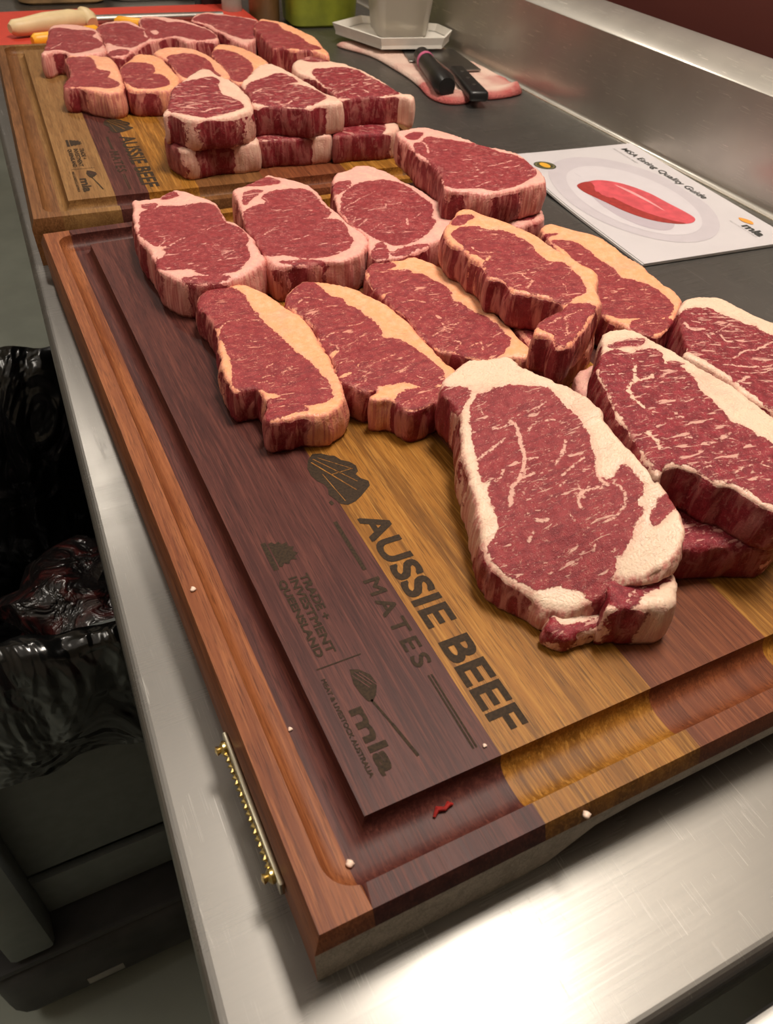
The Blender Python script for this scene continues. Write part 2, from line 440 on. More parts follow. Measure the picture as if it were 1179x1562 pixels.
def build_board(label, group, W, L, loc, rz, staves, recess):
    root = empty('cutting_board', (loc[0], loc[1], -T), rz)
    tag(root, label, 'cutting board', group)
    ts = [0, .02, .05, .10, .17, .26, .37, .5, .63, .74, .83, .90, .95, .98, 1]
    pts = []; edges = []
    def loop(poly):
        n0 = len(pts); pts.extend(poly); n = len(poly)
        edges.extend([(n0 + i, n0 + (i + 1) % n) for i in range(n)])
    def rr_loop(ins, r, step=.02, nc=9):
        out = []
        x0, x1, y0, y1 = ins, W - ins, ins, L - ins
        for cx, cy, a0 in ((x1 - r, y1 - r, 0), (x0 + r, y1 - r, 90), (x0 + r, y0 + r, 180), (x1 - r, y0 + r, 270)):
            if r < 1e-5: out.append((cx, cy)); continue
            for k in range(nc):
                a = math.radians(a0 + 90 * k / (nc - 1)); out.append((cx + r * math.cos(a), cy + r * math.sin(a)))
        res = []
        for i, p in enumerate(out):
            q = out[(i + 1) % len(out)]; res.append(p)
            d = math.dist(p, q); n = int(d / step)
            for k in range(1, n): res.append((p[0] + (q[0] - p[0]) * k / n, p[1] + (q[1] - p[1]) * k / n))
        return res
    loop(rr_loop(0, 0))
    for t in ts: loop(rr_loop(RIM + t * (PLAT - RIM), RC * (1 - t)))
    for s in staves[:-1]:
        n0 = len(pts); pts.extend([(s[0], 0.0), (s[0], L)]); edges.append((n0, n0 + 1))
    S = 100.0
    V, E, F, *_ = delaunay_2d_cdt([Vector((p[0] * S, p[1] * S)) for p in pts], edges, [], 1, 1e-5)
    P = np.array([(v.x / S, v.y / S) for v in V])
    t = groove_t(P, W, L)
    depth = GD * np.sqrt(np.maximum(0, 1 - np.abs(2 * t - 1) ** 3.6))
    X3 = np.c_[P, -depth + T]                     # local z: 0 = table, T = board top
    cent = np.array([P[list(f)].mean(0) for f in F])
    x_lo = 0.0
    for x_hi, mat in staves:
        sel = [F[i] for i in np.where((cent[:, 0] > x_lo) & (cent[:, 0] < x_hi))[0]]
        idx = sorted({i for f in sel for i in f}); mp = {j: k for k, j in enumerate(idx)}
        vs = [tuple(X3[j]) for j in idx]; fs = [[mp[j] for j in f] for f in sel]; mi = [0] * len(fs)
        def addq(q, m):
            n = len(vs); vs.extend(q); fs.append(list(range(n, n + len(q)))); mi.append(m)
        c, dz, bz = .0032, .0085, .0
        def off(x, y, k):
            ox = -k if x < 1e-6 else (k if x > W - 1e-6 else 0)
            oy = -k if y < 1e-6 else (k if y > L - 1e-6 else 0)
            return x + ox, y + oy
        def rise(x):
            if not recess: return 0.0
            u = min(max((x - .098) / .034, 0), 1) * min(max((W - .098 - x) / .034, 0), 1)
            return .0195 * u * u * (3 - 2 * u)
        cnt = {}
        for f in sel:
            for a, b in zip(f, list(f[1:]) + [f[0]]):
                k = (min(a, b), max(a, b)); cnt.setdefault(k, []).append((a, b))
        for k, e in cnt.items():
            if len(e) > 1: continue
            a, b = e[0]; pa, pb = P[a], P[b]
            onb = any(abs(pa[ax] - v) < 1e-6 and abs(pb[ax] - v) < 1e-6 for ax, v in ((0, 0), (0, W), (1, 0), (1, L)))
            if not onb: continue
            near = abs(pa[1]) < 1e-6 and abs(pb[1]) < 1e-6
            a2, b2 = off(*pa, c), off(*pb, c); a3, b3 = off(*pa, c * .6), off(*pb, c * .6)
            ra = rise(pa[0]) if near else 0; rb = rise(pb[0]) if near else 0
            addq([(pa[0], pa[1], T), (a2[0], a2[1], T - dz), (b2[0], b2[1], T - dz), (pb[0], pb[1], T)], 0)
            addq([(a2[0], a2[1], T - dz), (a3[0], a3[1], bz + ra), (b3[0], b3[1], bz + rb), (b2[0], b2[1], T - dz)], 1 if near else 0)
            if near:   # underside of the finger recess
                addq([(a3[0], a3[1], ra), (a3[0], a3[1] + .03, ra), (b3[0], b3[1] + .03, rb), (b3[0], b3[1], rb)], 0)
                addq([(a3[0], a3[1] + .03, ra), (a3[0], a3[1] + .03, 0), (b3[0], b3[1] + .03, 0), (b3[0], b3[1] + .03, rb)], 0)
        xa, xb = max(x_lo, 0), min(x_hi, W)
        addq([(xa, .028, .0), (xa, L, .0), (xb, L, .0), (xb, .028, .0)], 0)
        o = mk('stave', vs, fs, [mat, W_GREY if recess else mat], root, None)
        o.data.polygons.foreach_set('material_index', mi)
        bm = bmesh.new(); bm.from_mesh(o.data); bmesh.ops.remove_doubles(bm, verts=bm.verts, dist=1e-6); bm.to_mesh(o.data); bm.free()
        o.data.polygons.foreach_set('use_smooth', [True] * len(o.data.polygons))
        o.data.set_sharp_from_angle(angle=math.radians(28))
        x_lo = x_hi
    return root

BW = .415
board1 = build_board('near wooden cutting board with dark, golden and red staves in front', None, BW, .600, (0, 0), 0.0,
    [(.0205, W_CHERRY), (.0948, W_PURPLE), (.1744, W_GOLD), (.245, W_RED), (.315, W_GOLD), (.372, W_PURPLE), (BW, W_CHERRY)], True)
B2_LOC, B2_RZ = (-.003, .6325), -.062
board2 = build_board('far wooden cutting board with tan lettered stave behind the near board', None, BW, .585, B2_LOC, B2_RZ,
    [(.0235, W_OAK), (.0735, W_TAN), (.1035, W_PURPLE), (.150, W_GOLD), (.215, W_OAK), (.30, W_RED), (.36, W_GOLD), (BW, W_OAK)], False)

# ------------------------------------------------------------------ burnt lettering (flat print on the plateau)
def text_mesh(s, bold=0.0, space=1.0):
    cu = bpy.data.curves.new('txt', 'FONT'); cu.body = s; cu.offset = bold; cu.space_character = space; cu.resolution_u = 4
    o = bpy.data.objects.new('txt', cu); COL.objects.link(o)
    bpy.context.view_layer.update()
    me = bpy.data.meshes.new_from_object(o.evaluated_get(bpy.context.evaluated_depsgraph_get()))
    bpy.data.objects.remove(o); bpy.data.curves.remove(cu)
    V = np.array([v.co[:] for v in me.vertices]); F = [list(p.vertices) for p in me.polygons]
    bpy.data.meshes.remove(me)
    V = V[:, :2]; V -= V.min(0); V /= V.max(0)
    return V, F           # 0..1 box

ZT = T + .00016
def letters(parent, s, x_base, x_cap, y_start, y_end, bold=.02, space=1.0, name='lettering', mat=None, z=ZT):
    V, F = text_mesh(s, 0.0, space)
    k = bold * abs(x_cap - x_base); vs = []; fs = []
    sx = 1 if x_cap > x_base else -1; sy = 1 if y_end > y_start else -1
    for ax, ay in ((0, 0), (k, 0), (0, k), (k, k), (k / 2, 0), (0, k / 2), (k, k / 2), (k / 2, k)) if bold > .03 else ((0, 0), (k, k)):
        n = len(vs); z += 4e-6
        vs += [(x_base + sx * ax + v[1] * (x_cap - x_base - sx * k), y_start + sy * ay + v[0] * (y_end - y_start - sy * k), z) for v in V]
        fs += [[i + n for i in f] for f in F]
    return mk(name, vs, fs, mat or ENGRAVE, parent)
def flat_poly(parent, name, polys, mat=None, z=ZT):
    vs = []; fs = []
    for p in polys:
        n = len(vs); V, E, F, *_ = delaunay_2d_cdt([Vector((a * 100, b * 100)) for a, b in p], [(i, (i + 1) % len(p)) for i in range(len(p))], [], 1, 1e-6)
        vs += [(v.x / 100, v.y / 100, z) for v in V]; fs += [[i + n for i in f] for f in F]
    return mk(name, vs, fs, mat or ENGRAVE, parent)
def bar(x0, y0, x1, y1, w):
    d = Vector((x1 - x0, y1 - y0)).normalized(); n = Vector((-d.y, d.x)) * w / 2
    return [(x0 + n.x, y0 + n.y), (x1 + n.x, y1 + n.y), (x1 - n.x, y1 - n.y), (x0 - n.x, y0 - n.y)]

def engrave(b, dx=0.0, dy=0.0):
    """reading direction runs towards the near edge, tops of the letters point right"""
    g = lambda x, y: (x + dx, y + dy)
    def L(s, xb, xc, ys, ye, bold=.02, sp=1.0): return letters(b, s, xb + dx, xc + dx, ys + dy, ye + dy, bold, sp)
    L('AUSSIE BEEF', .0982, .1142, .1845, .0405, .085, 1.0)
    L('MATES', .0822, .0912, .1425, .0850, .06, 1.3)
    flat_poly(b, 'rule_line', [[g(*p) for p in bar(.0866, .187, .0866, .149, .0022)]])
    flat_poly(b, 'rule_line', [[g(*p) for p in bar(.0858, .0795, .0858, .0395, .0009)], [g(*p) for p in bar(.0873, .0795, .0873, .0395, .0009)]])
    # map of the continent, split by pale grain lines
    aus = [(.0895, .234), (.0925, .2405), (.097, .245), (.102, .2435), (.1055, .240), (.1085, .2385), (.1105, .2335), (.1145, .2300), (.1165, .2255), (.1155, .2205), (.1130, .2185), (.1145, .2140), (.1175, .2105), (.1165, .2065), (.1125, .2035), (.1085, .2005), (.1035, .1975), (.0985, .1965), (.0950, .1990), (.0935, .2040), (.0920, .2085), (.0935, .2130), (.0930, .2175), (.0905, .2215), (.0890, .2270)]
    flat_poly(b, 'map_emblem', [[g(*p) for p in aus], [g(*p) for p in [(.0895, .2025), (.0915, .2035), (.0920, .2005), (.0900, .1995)]]])
    lines = []
    for (x0, y0, x1, y1, wd) in ((.0935, .238, .108, .206, .0007), (.0955, .2405, .1115, .2125, .0005), (.1, .2235, .1135, .224, .0005), (.0985, .2405, .1135, .2235, .0004), (.0955, .226, .0985, .2, .0004)):
        lines.append([g(*p) for p in bar(x0, y0, x1, y1, wd)])
    flat_poly(b, 'map_line', lines, W_GOLD, ZT + .00006)
    # crest
    cr = [[g(*p) for p in q] for q in ([(.0445, .187), (.0472, .187), (.0472, .1665), (.0445, .1665)], [(.0480, .1855), (.0500, .1860), (.0515, .1840), (.0535, .1850), (.0545, .1825), (.0575, .1830), (.0570, .1800), (.0598, .1785), (.0580, .1760), (.0602, .1735), (.0575, .1720), (.0580, .1695), (.0550, .1705), (.0530, .1680), (.0510, .1695), (.0495, .1675), (.0480, .1680)])]
    flat_poly(b, 'crest_emblem', cr)
    L('TRADE +', .0548, .0592, .1590, .1275, .11)
    L('INVESTMENT', .0492, .0536, .1590, .1085, .11)
    L('QUEENSLAND', .0430, .0476, .1590, .1085, .11)
    flat_poly(b, 'divider_line', [[g(*p) for p in bar(.0412, .1026, .0630, .1026, .0007)]])
    # leaf and stem over the small letters
    leaf = [(.0548, .0968), (.0585, .0952), (.0622, .0905), (.0628, .0850), (.0600, .0800), (.0570, .0772), (.0552, .0785), (.0540, .0830), (.0532, .0890)]
    flat_poly(b, 'leaf_emblem', [[g(*p) for p in leaf], [g(*p) for p in bar(.0570, .0785, .0600, .0640, .0011)], [g(*p) for p in bar(.0600, .0642, .0632, .0462, .0014)]])
    flat_poly(b, 'leaf_line', [[g(*p) for p in bar(x, y, x + .0045, y - .009, .0004)] for x, y in ((.0545, .0935), (.0560, .0945), (.0580, .0935))], W_PURPLE, ZT + .00006)
    L('mla', .0455, .0540, .0775, .0440, .12, .96)
    L('MEAT & LIVESTOCK AUSTRALIA', .0408, .0430, .0968, .0455, .08)
engrave(board1)
engrave(board2, .002, .004)

# brass plate let into the left side of the near board
bp_ = MB().box((-.0042, .063, .0215), (.0022, .072, .010), .0007).build('brass_plate', plain('aged_brass_plate', (.55, .50, .38, 1), .35, 1.0), board1)
for y in (.094, .034):
    MB().lathe([(0, .0), (.0032, .0), (.0034, .0015), (.0016, .003), (.0022, .0045), (0, .0052)], (0, 0, 0), 14).build('brass_knob', BRASS, bp_).matrix_local = Matrix.Translation((-.0052, y, .0215)) @ Matrix.Rotation(-math.pi / 2, 4, 'Y')
mb = MB()
for i in range(19):
    y = .090 - i * .0029
    mb.tube([(-.0058, y + .0011, .0225 + .0006 * (i % 2)), (-.0066, y, .0225), (-.0058, y - .0011, .0225 - .0006 * (i % 2))], [.0005, .0011, .0005], 6)
tag(mb.build('chain', BRASS, bp_), kind=None)

# ------------------------------------------------------------------ steaks
STEAKS = {
  'S1': {"o":[[73.7,575.1],[82.3,572.1],[93.4,572.6],[107.3,582.8],[115.2,578.6],[123.9,565.1],[131.4,552.1],[134.3,539.5],[133.0,524.5],[133.1,510.8],[138.2,499.6],[141.1,485.5],[141.4,473.9],[139.7,459.7],[138.3,448.2],[138.6,435.8],[129.0,426.2],[116.1,417.8],[103.1,414.1],[89.9,414.8],[79.6,418.7],[70.6,427.3],[66.2,435.4],[62.4,446.6],[62.8,457.5],[63.1,466.5],[63.0,475.8],[61.6,490.6],[61.2,505.5],[62.9,525.2],[66.3,545.3],[70.3,563.4]],"l":[[[74.3,548.0],[71.4,538.1],[68.1,526.0],[64.3,506.8],[67.1,488.6],[69.7,482.8],[77.9,479.8],[72.0,472.5],[63.2,457.4],[65.9,445.3],[76.4,441.4],[84.9,437.1],[86.9,430.9],[93.9,425.0],[103.2,423.7],[113.6,425.3],[120.5,433.9],[127.6,442.7],[129.2,449.1],[131.0,460.4],[136.1,470.8],[137.7,480.3],[136.8,492.2],[129.8,503.9],[130.4,519.9],[131.1,536.4],[125.4,547.0],[114.8,549.2],[104.0,550.1],[92.4,555.6],[88.4,552.8],[80.5,551.3]],[[79.0,563.1],[88.4,561.3],[84.4,554.2],[78.1,555.0]],[[95.8,568.9],[106.5,580.1],[109.5,570.1],[100.9,567.1]],[[74.3,427.0],[89.0,424.7],[104.6,418.8],[95.6,414.8],[83.3,418.4],[75.8,422.2]]],"f":[[[65.0,468.1],[72.2,477.1],[74.7,471.5],[69.8,464.0],[64.3,461.5]]],"v":[[[[68.6,478.5],[75.4,485.6],[78.9,495.3]],0.71],[[[77.9,479.8],[86.7,486.3],[92.6,489.1]],0.68],[[[110.7,497.7],[118.6,502.7],[128.4,503.1]],0.5],[[[109.8,453.9],[118.0,460.4]],0.46],[[[110.3,449.1],[121.9,456.5]],0.39]],"z":[0.029,0,0],"t":0.029},
  'S2': {"o":[[156.4,568.3],[166.7,572.5],[181.9,581.7],[197.6,591.1],[203.8,580.8],[214.9,567.3],[222.0,553.7],[222.4,536.4],[220.0,513.2],[221.9,495.2],[221.7,475.9],[223.5,461.7],[225.4,450.6],[223.8,440.9],[218.3,430.3],[209.6,421.3],[197.9,415.0],[186.8,414.4],[177.5,417.8],[164.8,417.9],[153.5,421.0],[142.8,422.7],[139.4,431.9],[140.1,446.9],[142.1,470.5],[142.7,488.1],[144.9,505.9],[148.7,523.8],[153.6,551.0]],"l":[[[173.6,541.1],[180.6,550.8],[193.8,553.9],[206.7,552.6],[215.9,544.8],[216.9,532.1],[215.8,514.7],[215.7,497.4],[207.5,486.4],[215.6,480.7],[216.6,469.6],[213.5,454.9],[211.5,442.8],[203.8,433.2],[192.5,427.6],[180.5,424.9],[168.5,427.0],[160.0,432.4],[150.6,438.3],[142.9,439.9],[140.7,451.4],[142.2,468.0],[142.7,488.1],[145.9,505.5],[150.8,520.3],[161.9,527.7],[173.9,532.2]],[[163.6,558.1],[178.3,557.7],[167.2,546.3],[156.0,535.5]],[[167.0,573.4],[180.9,578.8],[192.8,584.5],[199.5,569.3],[182.8,567.0]],[[145.2,426.4],[159.5,425.7],[177.5,417.8],[165.1,418.5]]],"f":[],"v":[[[[151.1,474.8],[163.0,483.4]],0.67],[[[167.0,458.9],[175.5,460.9],[184.5,464.0]],0.58],[[[194.2,441.6],[209.1,442.4]],0.61],[[[205.4,487.1],[215.1,485.0]],0.75],[[[164.1,547.4],[173.4,547.2],[175.0,531.8]],0.58]],"z":[0.029,0,0],"t":0.029},
  'S3': {"o":[[251.7,572.2],[266.0,579.3],[278.9,587.2],[288.6,587.5],[295.9,579.8],[302.7,560.2],[307.2,536.9],[311.5,514.4],[312.4,493.9],[317.0,483.2],[317.3,469.7],[313.9,459.4],[303.3,446.3],[293.0,433.7],[282.8,424.2],[269.1,418.9],[255.1,410.3],[238.3,406.8],[225.3,408.0],[216.9,409.2],[215.9,418.7],[220.8,434.0],[226.4,447.2],[226.0,457.7],[224.2,474.5],[224.5,493.8],[226.8,507.3],[234.1,528.6],[239.5,545.4]],"l":[[[238.9,523.9],[245.8,533.8],[259.7,544.9],[275.5,550.9],[290.6,549.1],[300.3,539.2],[303.1,523.6],[303.7,504.6],[303.2,486.5],[300.0,475.8],[291.1,461.8],[291.7,455.9],[282.3,445.6],[272.2,435.9],[258.4,427.9],[242.8,424.7],[235.6,433.7],[230.8,443.0],[230.1,456.3],[226.2,471.0],[226.4,484.7],[227.2,498.5],[233.2,510.9]],[[245.4,554.6],[259.7,556.3],[252.9,544.0],[236.5,533.9]],[[217.8,420.4],[231.6,432.6],[227.3,412.1],[217.7,410.8]],[[230.7,414.4],[249.5,419.8],[265.6,418.9],[250.2,412.1],[236.9,408.5]]],"f":[],"v":[[[[229.9,503.3],[250.7,516.8],[271.3,528.2]],0.58],[[[230.9,500.1],[241.7,505.0]],0.52],[[[225.3,474.1],[233.7,484.9]],0.69],[[[227.2,468.0],[239.8,477.2]],0.69],[[[266.4,499.4],[273.9,496.7],[281.7,497.0]],0.69],[[[247.6,491.3],[263.8,491.5],[267.4,499.0]],0.64],[[[280.9,485.5],[299.7,484.8]],0.52],[[[278.5,466.2],[289.9,473.6]],0.5],[[[271.0,466.1],[267.2,456.4]],1.03],[[[234.1,457.5],[251.0,467.7]],0.52]],"z":[0.028,0,0],"t":0.027},
  'S4': {"o":[[323.3,593.1],[338.1,596.9],[355.2,597.1],[363.6,586.8],[371.8,573.7],[378.2,555.2],[385.8,536.8],[396.1,523.7],[402.8,510.0],[403.0,498.6],[400.0,484.8],[398.8,467.3],[393.4,451.9],[389.3,444.8],[381.2,443.6],[367.7,440.7],[356.2,438.2],[341.4,436.9],[328.5,438.2],[321.0,443.9],[313.6,449.6],[301.6,456.8],[305.7,471.5],[311.0,484.7],[314.5,502.4],[315.4,519.9],[314.3,531.3],[317.8,548.9],[320.6,571.5]],"l":[[[337.9,566.0],[348.3,572.9],[358.4,563.5],[368.5,554.3],[378.4,545.1],[385.3,531.1],[388.6,516.5],[397.0,508.1],[398.3,489.0],[393.9,469.0],[390.3,461.5],[376.7,454.1],[361.3,446.1],[344.7,442.1],[336.2,441.8],[328.0,451.0],[318.9,454.1],[307.6,458.0],[304.9,465.3],[311.9,482.7],[314.0,499.1],[317.8,519.1],[318.4,533.6],[318.6,544.9],[324.9,558.3],[333.2,561.5]],[[327.9,581.3],[337.4,586.6],[345.9,583.9],[333.9,571.3],[327.5,573.3]]],"f":[],"v":[[[[327.8,565.2],[334.9,559.0],[326.3,534.8]],0.91],[[[328.1,455.8],[345.8,459.6]],0.71],[[[360.6,490.7],[376.5,492.6],[390.3,495.3]],0.62],[[[345.8,509.9],[355.3,508.6]],0.71]],"z":[0.052,0,0],"t":0.027},
  'S4b': {"o":[[352.3,541.4],[384.9,523.0],[395.6,490.6],[398.5,462.3],[395.0,447.2],[387.4,437.1],[372.7,433.0],[357.7,432.2],[340.6,450.6],[329.3,480.0],[330.5,513.1]],"l":[[[350.9,530.9],[379.4,514.0],[390.1,482.1],[388.8,452.6],[374.9,438.4],[354.0,449.0],[338.1,480.2]]],"f":[],"v":[],"z":[0.024,0,0],"t":0.024,"hide":1},
  'S5': {"o":[[76.2,402.0],[83.1,413.0],[91.5,415.7],[103.2,414.8],[111.8,413.9],[118.6,407.7],[122.9,397.9],[126.8,387.1],[130.1,372.3],[135.2,357.3],[135.6,342.3],[134.0,322.7],[133.1,305.7],[131.2,291.6],[129.3,278.1],[126.5,267.2],[123.6,258.4],[117.3,252.8],[108.8,248.3],[98.7,250.9],[92.1,252.9],[82.9,252.8],[74.2,256.0],[76.8,264.6],[80.4,272.7],[81.2,280.6],[80.2,288.5],[74.5,290.8],[67.0,290.5],[65.7,295.2],[66.0,301.9],[67.0,315.5],[69.8,328.9],[72.6,341.1],[76.1,355.4],[77.9,371.0],[77.6,383.8],[74.7,391.5]],"l":[[[76.8,400.6],[83.8,411.6],[92.0,413.8],[103.2,411.2],[107.6,401.4],[107.7,385.4],[108.6,369.7],[109.3,356.7],[111.8,343.4],[113.6,328.8],[115.0,316.6],[118.2,304.1],[119.8,290.8],[120.4,278.2],[118.0,265.6],[111.5,261.6],[102.0,261.5],[95.5,266.5],[91.8,276.3],[85.5,282.1],[81.9,287.8],[76.1,290.1],[68.5,292.4],[69.3,300.5],[73.4,313.0],[76.0,330.2],[77.6,341.0],[77.2,351.0],[80.9,359.6],[78.1,366.8],[79.2,382.2],[75.6,391.1]],[[81.4,273.9],[90.4,272.7],[96.6,264.5],[99.2,257.0],[92.1,257.6],[84.2,256.1],[75.4,258.1]]],"f":[],"v":[[[[78.1,358.6],[83.1,364.9],[89.4,368.6],[95.6,368.4]],0.61],[[[90.3,306.2],[98.6,310.1]],0.5],[[[100.2,298.6],[107.7,302.8]],0.48],[[[86.4,298.0],[92.3,298.3]],0.41],[[[91.9,339.3],[99.6,338.2]],0.39],[[[79.4,350.1],[90.1,348.9]],0.32],[[[80.5,337.9],[91.3,334.6]],0.3],[[[104.5,320.8],[113.7,321.0]],0.3],[[[81.2,294.0],[88.4,292.9]],0.41],[[[93.4,275.6],[98.9,275.0]],0.34]],"z":[0.024,0,0],"t":0.024,"warm":1},
  'S6': {"o":[[131.6,378.5],[137.8,388.4],[150.8,400.1],[160.4,399.1],[171.3,392.3],[181.3,383.4],[188.7,369.1],[194.4,354.5],[196.8,339.1],[199.2,321.8],[198.5,304.2],[197.9,285.3],[198.2,270.8],[199.3,260.4],[196.7,253.8],[187.7,246.0],[178.3,237.1],[165.4,233.5],[156.1,232.1],[149.7,238.2],[149.2,243.6],[146.2,248.4],[137.7,252.7],[145.6,260.3],[138.6,261.3],[132.2,268.5],[128.4,276.5],[129.2,284.7],[132.6,298.9],[133.3,310.8],[133.9,323.1],[137.4,336.9],[136.1,350.9],[132.0,364.1]],"l":[[[132.8,378.0],[139.9,387.6],[152.1,397.0],[160.1,395.3],[161.8,384.4],[163.4,373.7],[169.9,368.8],[168.7,360.6],[173.7,352.7],[175.3,340.3],[176.9,328.2],[175.4,317.7],[172.8,310.0],[178.3,306.7],[183.9,299.2],[187.2,287.4],[188.6,274.6],[190.9,261.9],[187.5,253.7],[183.1,249.8],[173.2,250.1],[168.3,257.6],[158.2,261.7],[148.0,263.0],[139.1,262.4],[132.6,269.2],[129.0,278.1],[132.3,293.1],[134.1,302.4],[134.8,314.4],[135.9,326.6],[137.8,336.8],[137.6,350.3],[133.8,365.7]],[[153.2,247.3],[165.1,251.5],[181.0,246.0],[178.7,237.8],[166.0,234.7],[156.7,233.2],[150.7,240.4]]],"f":[[[133.2,306.8],[140.3,309.1],[144.6,307.4],[139.0,303.5],[133.5,299.6],[132.7,302.9]],[[130.0,281.5],[138.7,282.8],[145.0,287.1],[148.4,289.7],[143.2,282.0],[135.2,277.5],[129.2,277.1]]],"v":[[[[135.4,369.8],[146.8,377.6],[156.4,371.5]],0.6],[[[138.8,315.9],[142.3,313.5],[140.9,307.8]],0.61],[[[156.5,332.8],[164.8,333.0],[171.6,334.8]],0.52],[[[158.9,317.6],[169.5,317.8],[173.7,311.8]],0.43],[[[149.0,310.9],[158.1,315.8]],0.52],[[[134.9,322.8],[146.2,328.0]],0.69],[[[153.8,284.5],[163.8,286.5],[172.0,289.3]],0.46],[[[166.6,269.7],[173.3,273.8]],0.86],[[[174.3,262.8],[176.3,260.1]],0.63],[[[159.7,306.7],[166.1,310.5],[170.0,308.9]],0.39],[[[151.3,239.3],[160.4,242.6],[173.9,237.1]],0.43],[[[141.5,296.4],[144.1,292.4],[143.5,288.7]],0.38]],"z":[0.025,0,0],"t":0.025,"warm":1},
  'S7': {"o":[[202.4,399.9],[211.7,409.4],[224.8,413.4],[238.7,412.7],[249.6,408.7],[255.3,397.6],[260.8,383.8],[262.2,366.2],[261.2,347.4],[261.2,326.4],[261.4,308.8],[260.4,292.4],[258.4,274.7],[258.2,261.5],[252.0,253.2],[244.9,256.1],[236.3,260.5],[226.6,261.2],[219.4,265.8],[213.4,272.4],[209.3,278.3],[202.2,283.2],[200.3,291.0],[198.0,303.0],[199.8,316.0],[200.7,329.9],[199.4,342.6],[198.0,355.7],[197.9,363.5],[196.6,374.6],[198.6,387.3]],"l":[[[205.3,401.6],[212.2,407.7],[220.8,411.0],[229.4,402.8],[220.5,398.8],[204.8,394.7]],[[203.1,391.2],[217.5,395.6],[233.9,389.5],[232.0,383.1],[218.0,369.1],[205.7,363.2],[197.9,366.2],[197.7,376.8]],[[199.1,359.2],[216.9,366.9],[232.6,381.5],[240.2,380.1],[242.3,370.9],[246.6,361.0],[245.0,348.2],[241.3,339.2],[245.0,331.4],[246.2,319.6],[250.4,313.1],[252.1,300.4],[251.4,286.6],[249.9,275.8],[241.2,268.3],[238.0,265.2],[227.7,262.9],[220.6,267.8],[212.6,275.3],[210.5,280.4],[203.4,285.4],[200.8,291.9],[198.8,304.5],[200.9,317.9],[201.7,331.9],[199.3,347.7]]],"f":[],"v":[[[[205.3,300.1],[217.2,305.7],[219.9,312.9]],0.69],[[[221.1,322.0],[221.6,319.4]],1.21],[[[224.2,308.9],[230.6,308.7]],0.86],[[[213.5,349.8],[222.9,342.4]],0.66],[[[204.0,319.1],[210.3,326.2]],0.52],[[[210.5,280.4],[219.8,287.7],[215.6,291.6]],0.6],[[[222.8,279.9],[232.2,282.8],[227.8,273.5]],0.6],[[[216.7,304.8],[218.8,299.4]],0.6],[[[205.8,347.7],[216.8,348.6]],0.47]],"z":[0.025,0,0],"t":0.025,"warm":1},
  'S8': {"o":[[264.5,394.5],[278.4,407.2],[288.9,417.2],[299.1,416.8],[302.6,401.6],[309.4,390.2],[315.7,376.1],[320.4,360.1],[320.5,346.1],[321.7,332.2],[323.9,318.2],[325.0,305.1],[327.5,294.2],[320.2,282.5],[311.3,272.0],[304.7,258.8],[291.2,247.9],[276.4,236.2],[265.7,229.6],[251.9,221.7],[244.0,221.7],[247.1,230.2],[247.1,235.9],[242.0,241.8],[252.2,251.7],[263.7,256.5],[278.0,261.5],[275.4,273.3],[267.4,283.0],[259.1,290.7],[259.7,303.0],[258.7,309.2],[252.8,314.5],[258.4,329.9],[256.9,343.0],[258.1,358.1],[254.3,364.8],[255.9,377.8]],"l":[[[263.4,382.0],[274.2,388.1],[284.8,385.7],[290.8,377.8],[301.2,372.7],[305.2,359.9],[306.7,345.7],[303.1,328.5],[303.8,318.0],[311.8,312.5],[312.0,300.0],[307.2,282.7],[301.5,273.4],[289.6,269.0],[279.8,264.0],[277.2,275.9],[268.9,285.3],[261.8,293.0],[261.4,300.0],[260.3,311.7],[255.1,315.3],[259.9,329.3],[263.9,337.9],[260.6,349.3],[260.4,359.9],[261.3,370.3]],[[275.6,402.2],[285.9,406.0],[292.3,405.3],[291.6,399.5],[278.8,393.7],[271.7,394.2]],[[252.2,251.7],[271.6,257.6],[284.0,261.3],[296.2,254.5],[284.4,245.3],[269.6,235.0],[254.5,225.4],[245.6,223.3],[250.7,234.5],[247.7,243.5]]],"f":[[[263.9,337.9],[272.5,343.6],[270.9,337.8],[263.4,333.0]]],"v":[[[[265.7,358.0],[266.9,347.0],[277.7,345.7]],0.66],[[[271.2,315.3],[277.0,310.7],[287.5,309.2]],0.6],[[[277.0,310.7],[276.0,301.5]],0.66],[[[267.7,290.8],[274.3,295.2],[279.0,300.4]],0.69],[[[260.1,296.0],[270.9,297.6]],0.63],[[[298.1,293.2],[313.4,302.0]],0.34],[[[295.2,287.3],[290.4,275.4]],0.34],[[[299.0,314.8],[310.1,315.7]],0.43],[[[271.0,366.8],[281.0,366.0]],0.55],[[[255.5,246.4],[270.4,250.8],[259.0,233.2],[250.1,227.1]],0.63],[[[271.3,250.4],[285.5,253.3]],0.61],[[[246.7,241.9],[260.4,238.5]],0.46],[[[270.9,238.4],[262.6,231.8]],0.55]],"z":[0.052,0,0],"t":0.026,"warm":1},
  'S8b': {"o":[[284.3,419.4],[290.9,382.4],[290.5,325.0],[290.0,296.7],[318.0,276.8],[307.5,261.0],[296.9,250.4],[283.3,245.6],[267.9,237.9],[263.4,243.6],[260.8,264.7],[264.0,284.5],[264.3,306.7],[266.0,334.4],[269.2,368.7],[269.7,395.8]],"l":[[[275.6,379.8],[283.8,337.5],[285.1,289.5],[304.2,268.8],[289.1,253.5],[270.3,244.7],[265.8,264.8],[269.4,304.7],[272.6,351.9]]],"f":[],"v":[],"z":[0.025,0,0],"t":0.025,"warm":0.6,"hide":1},
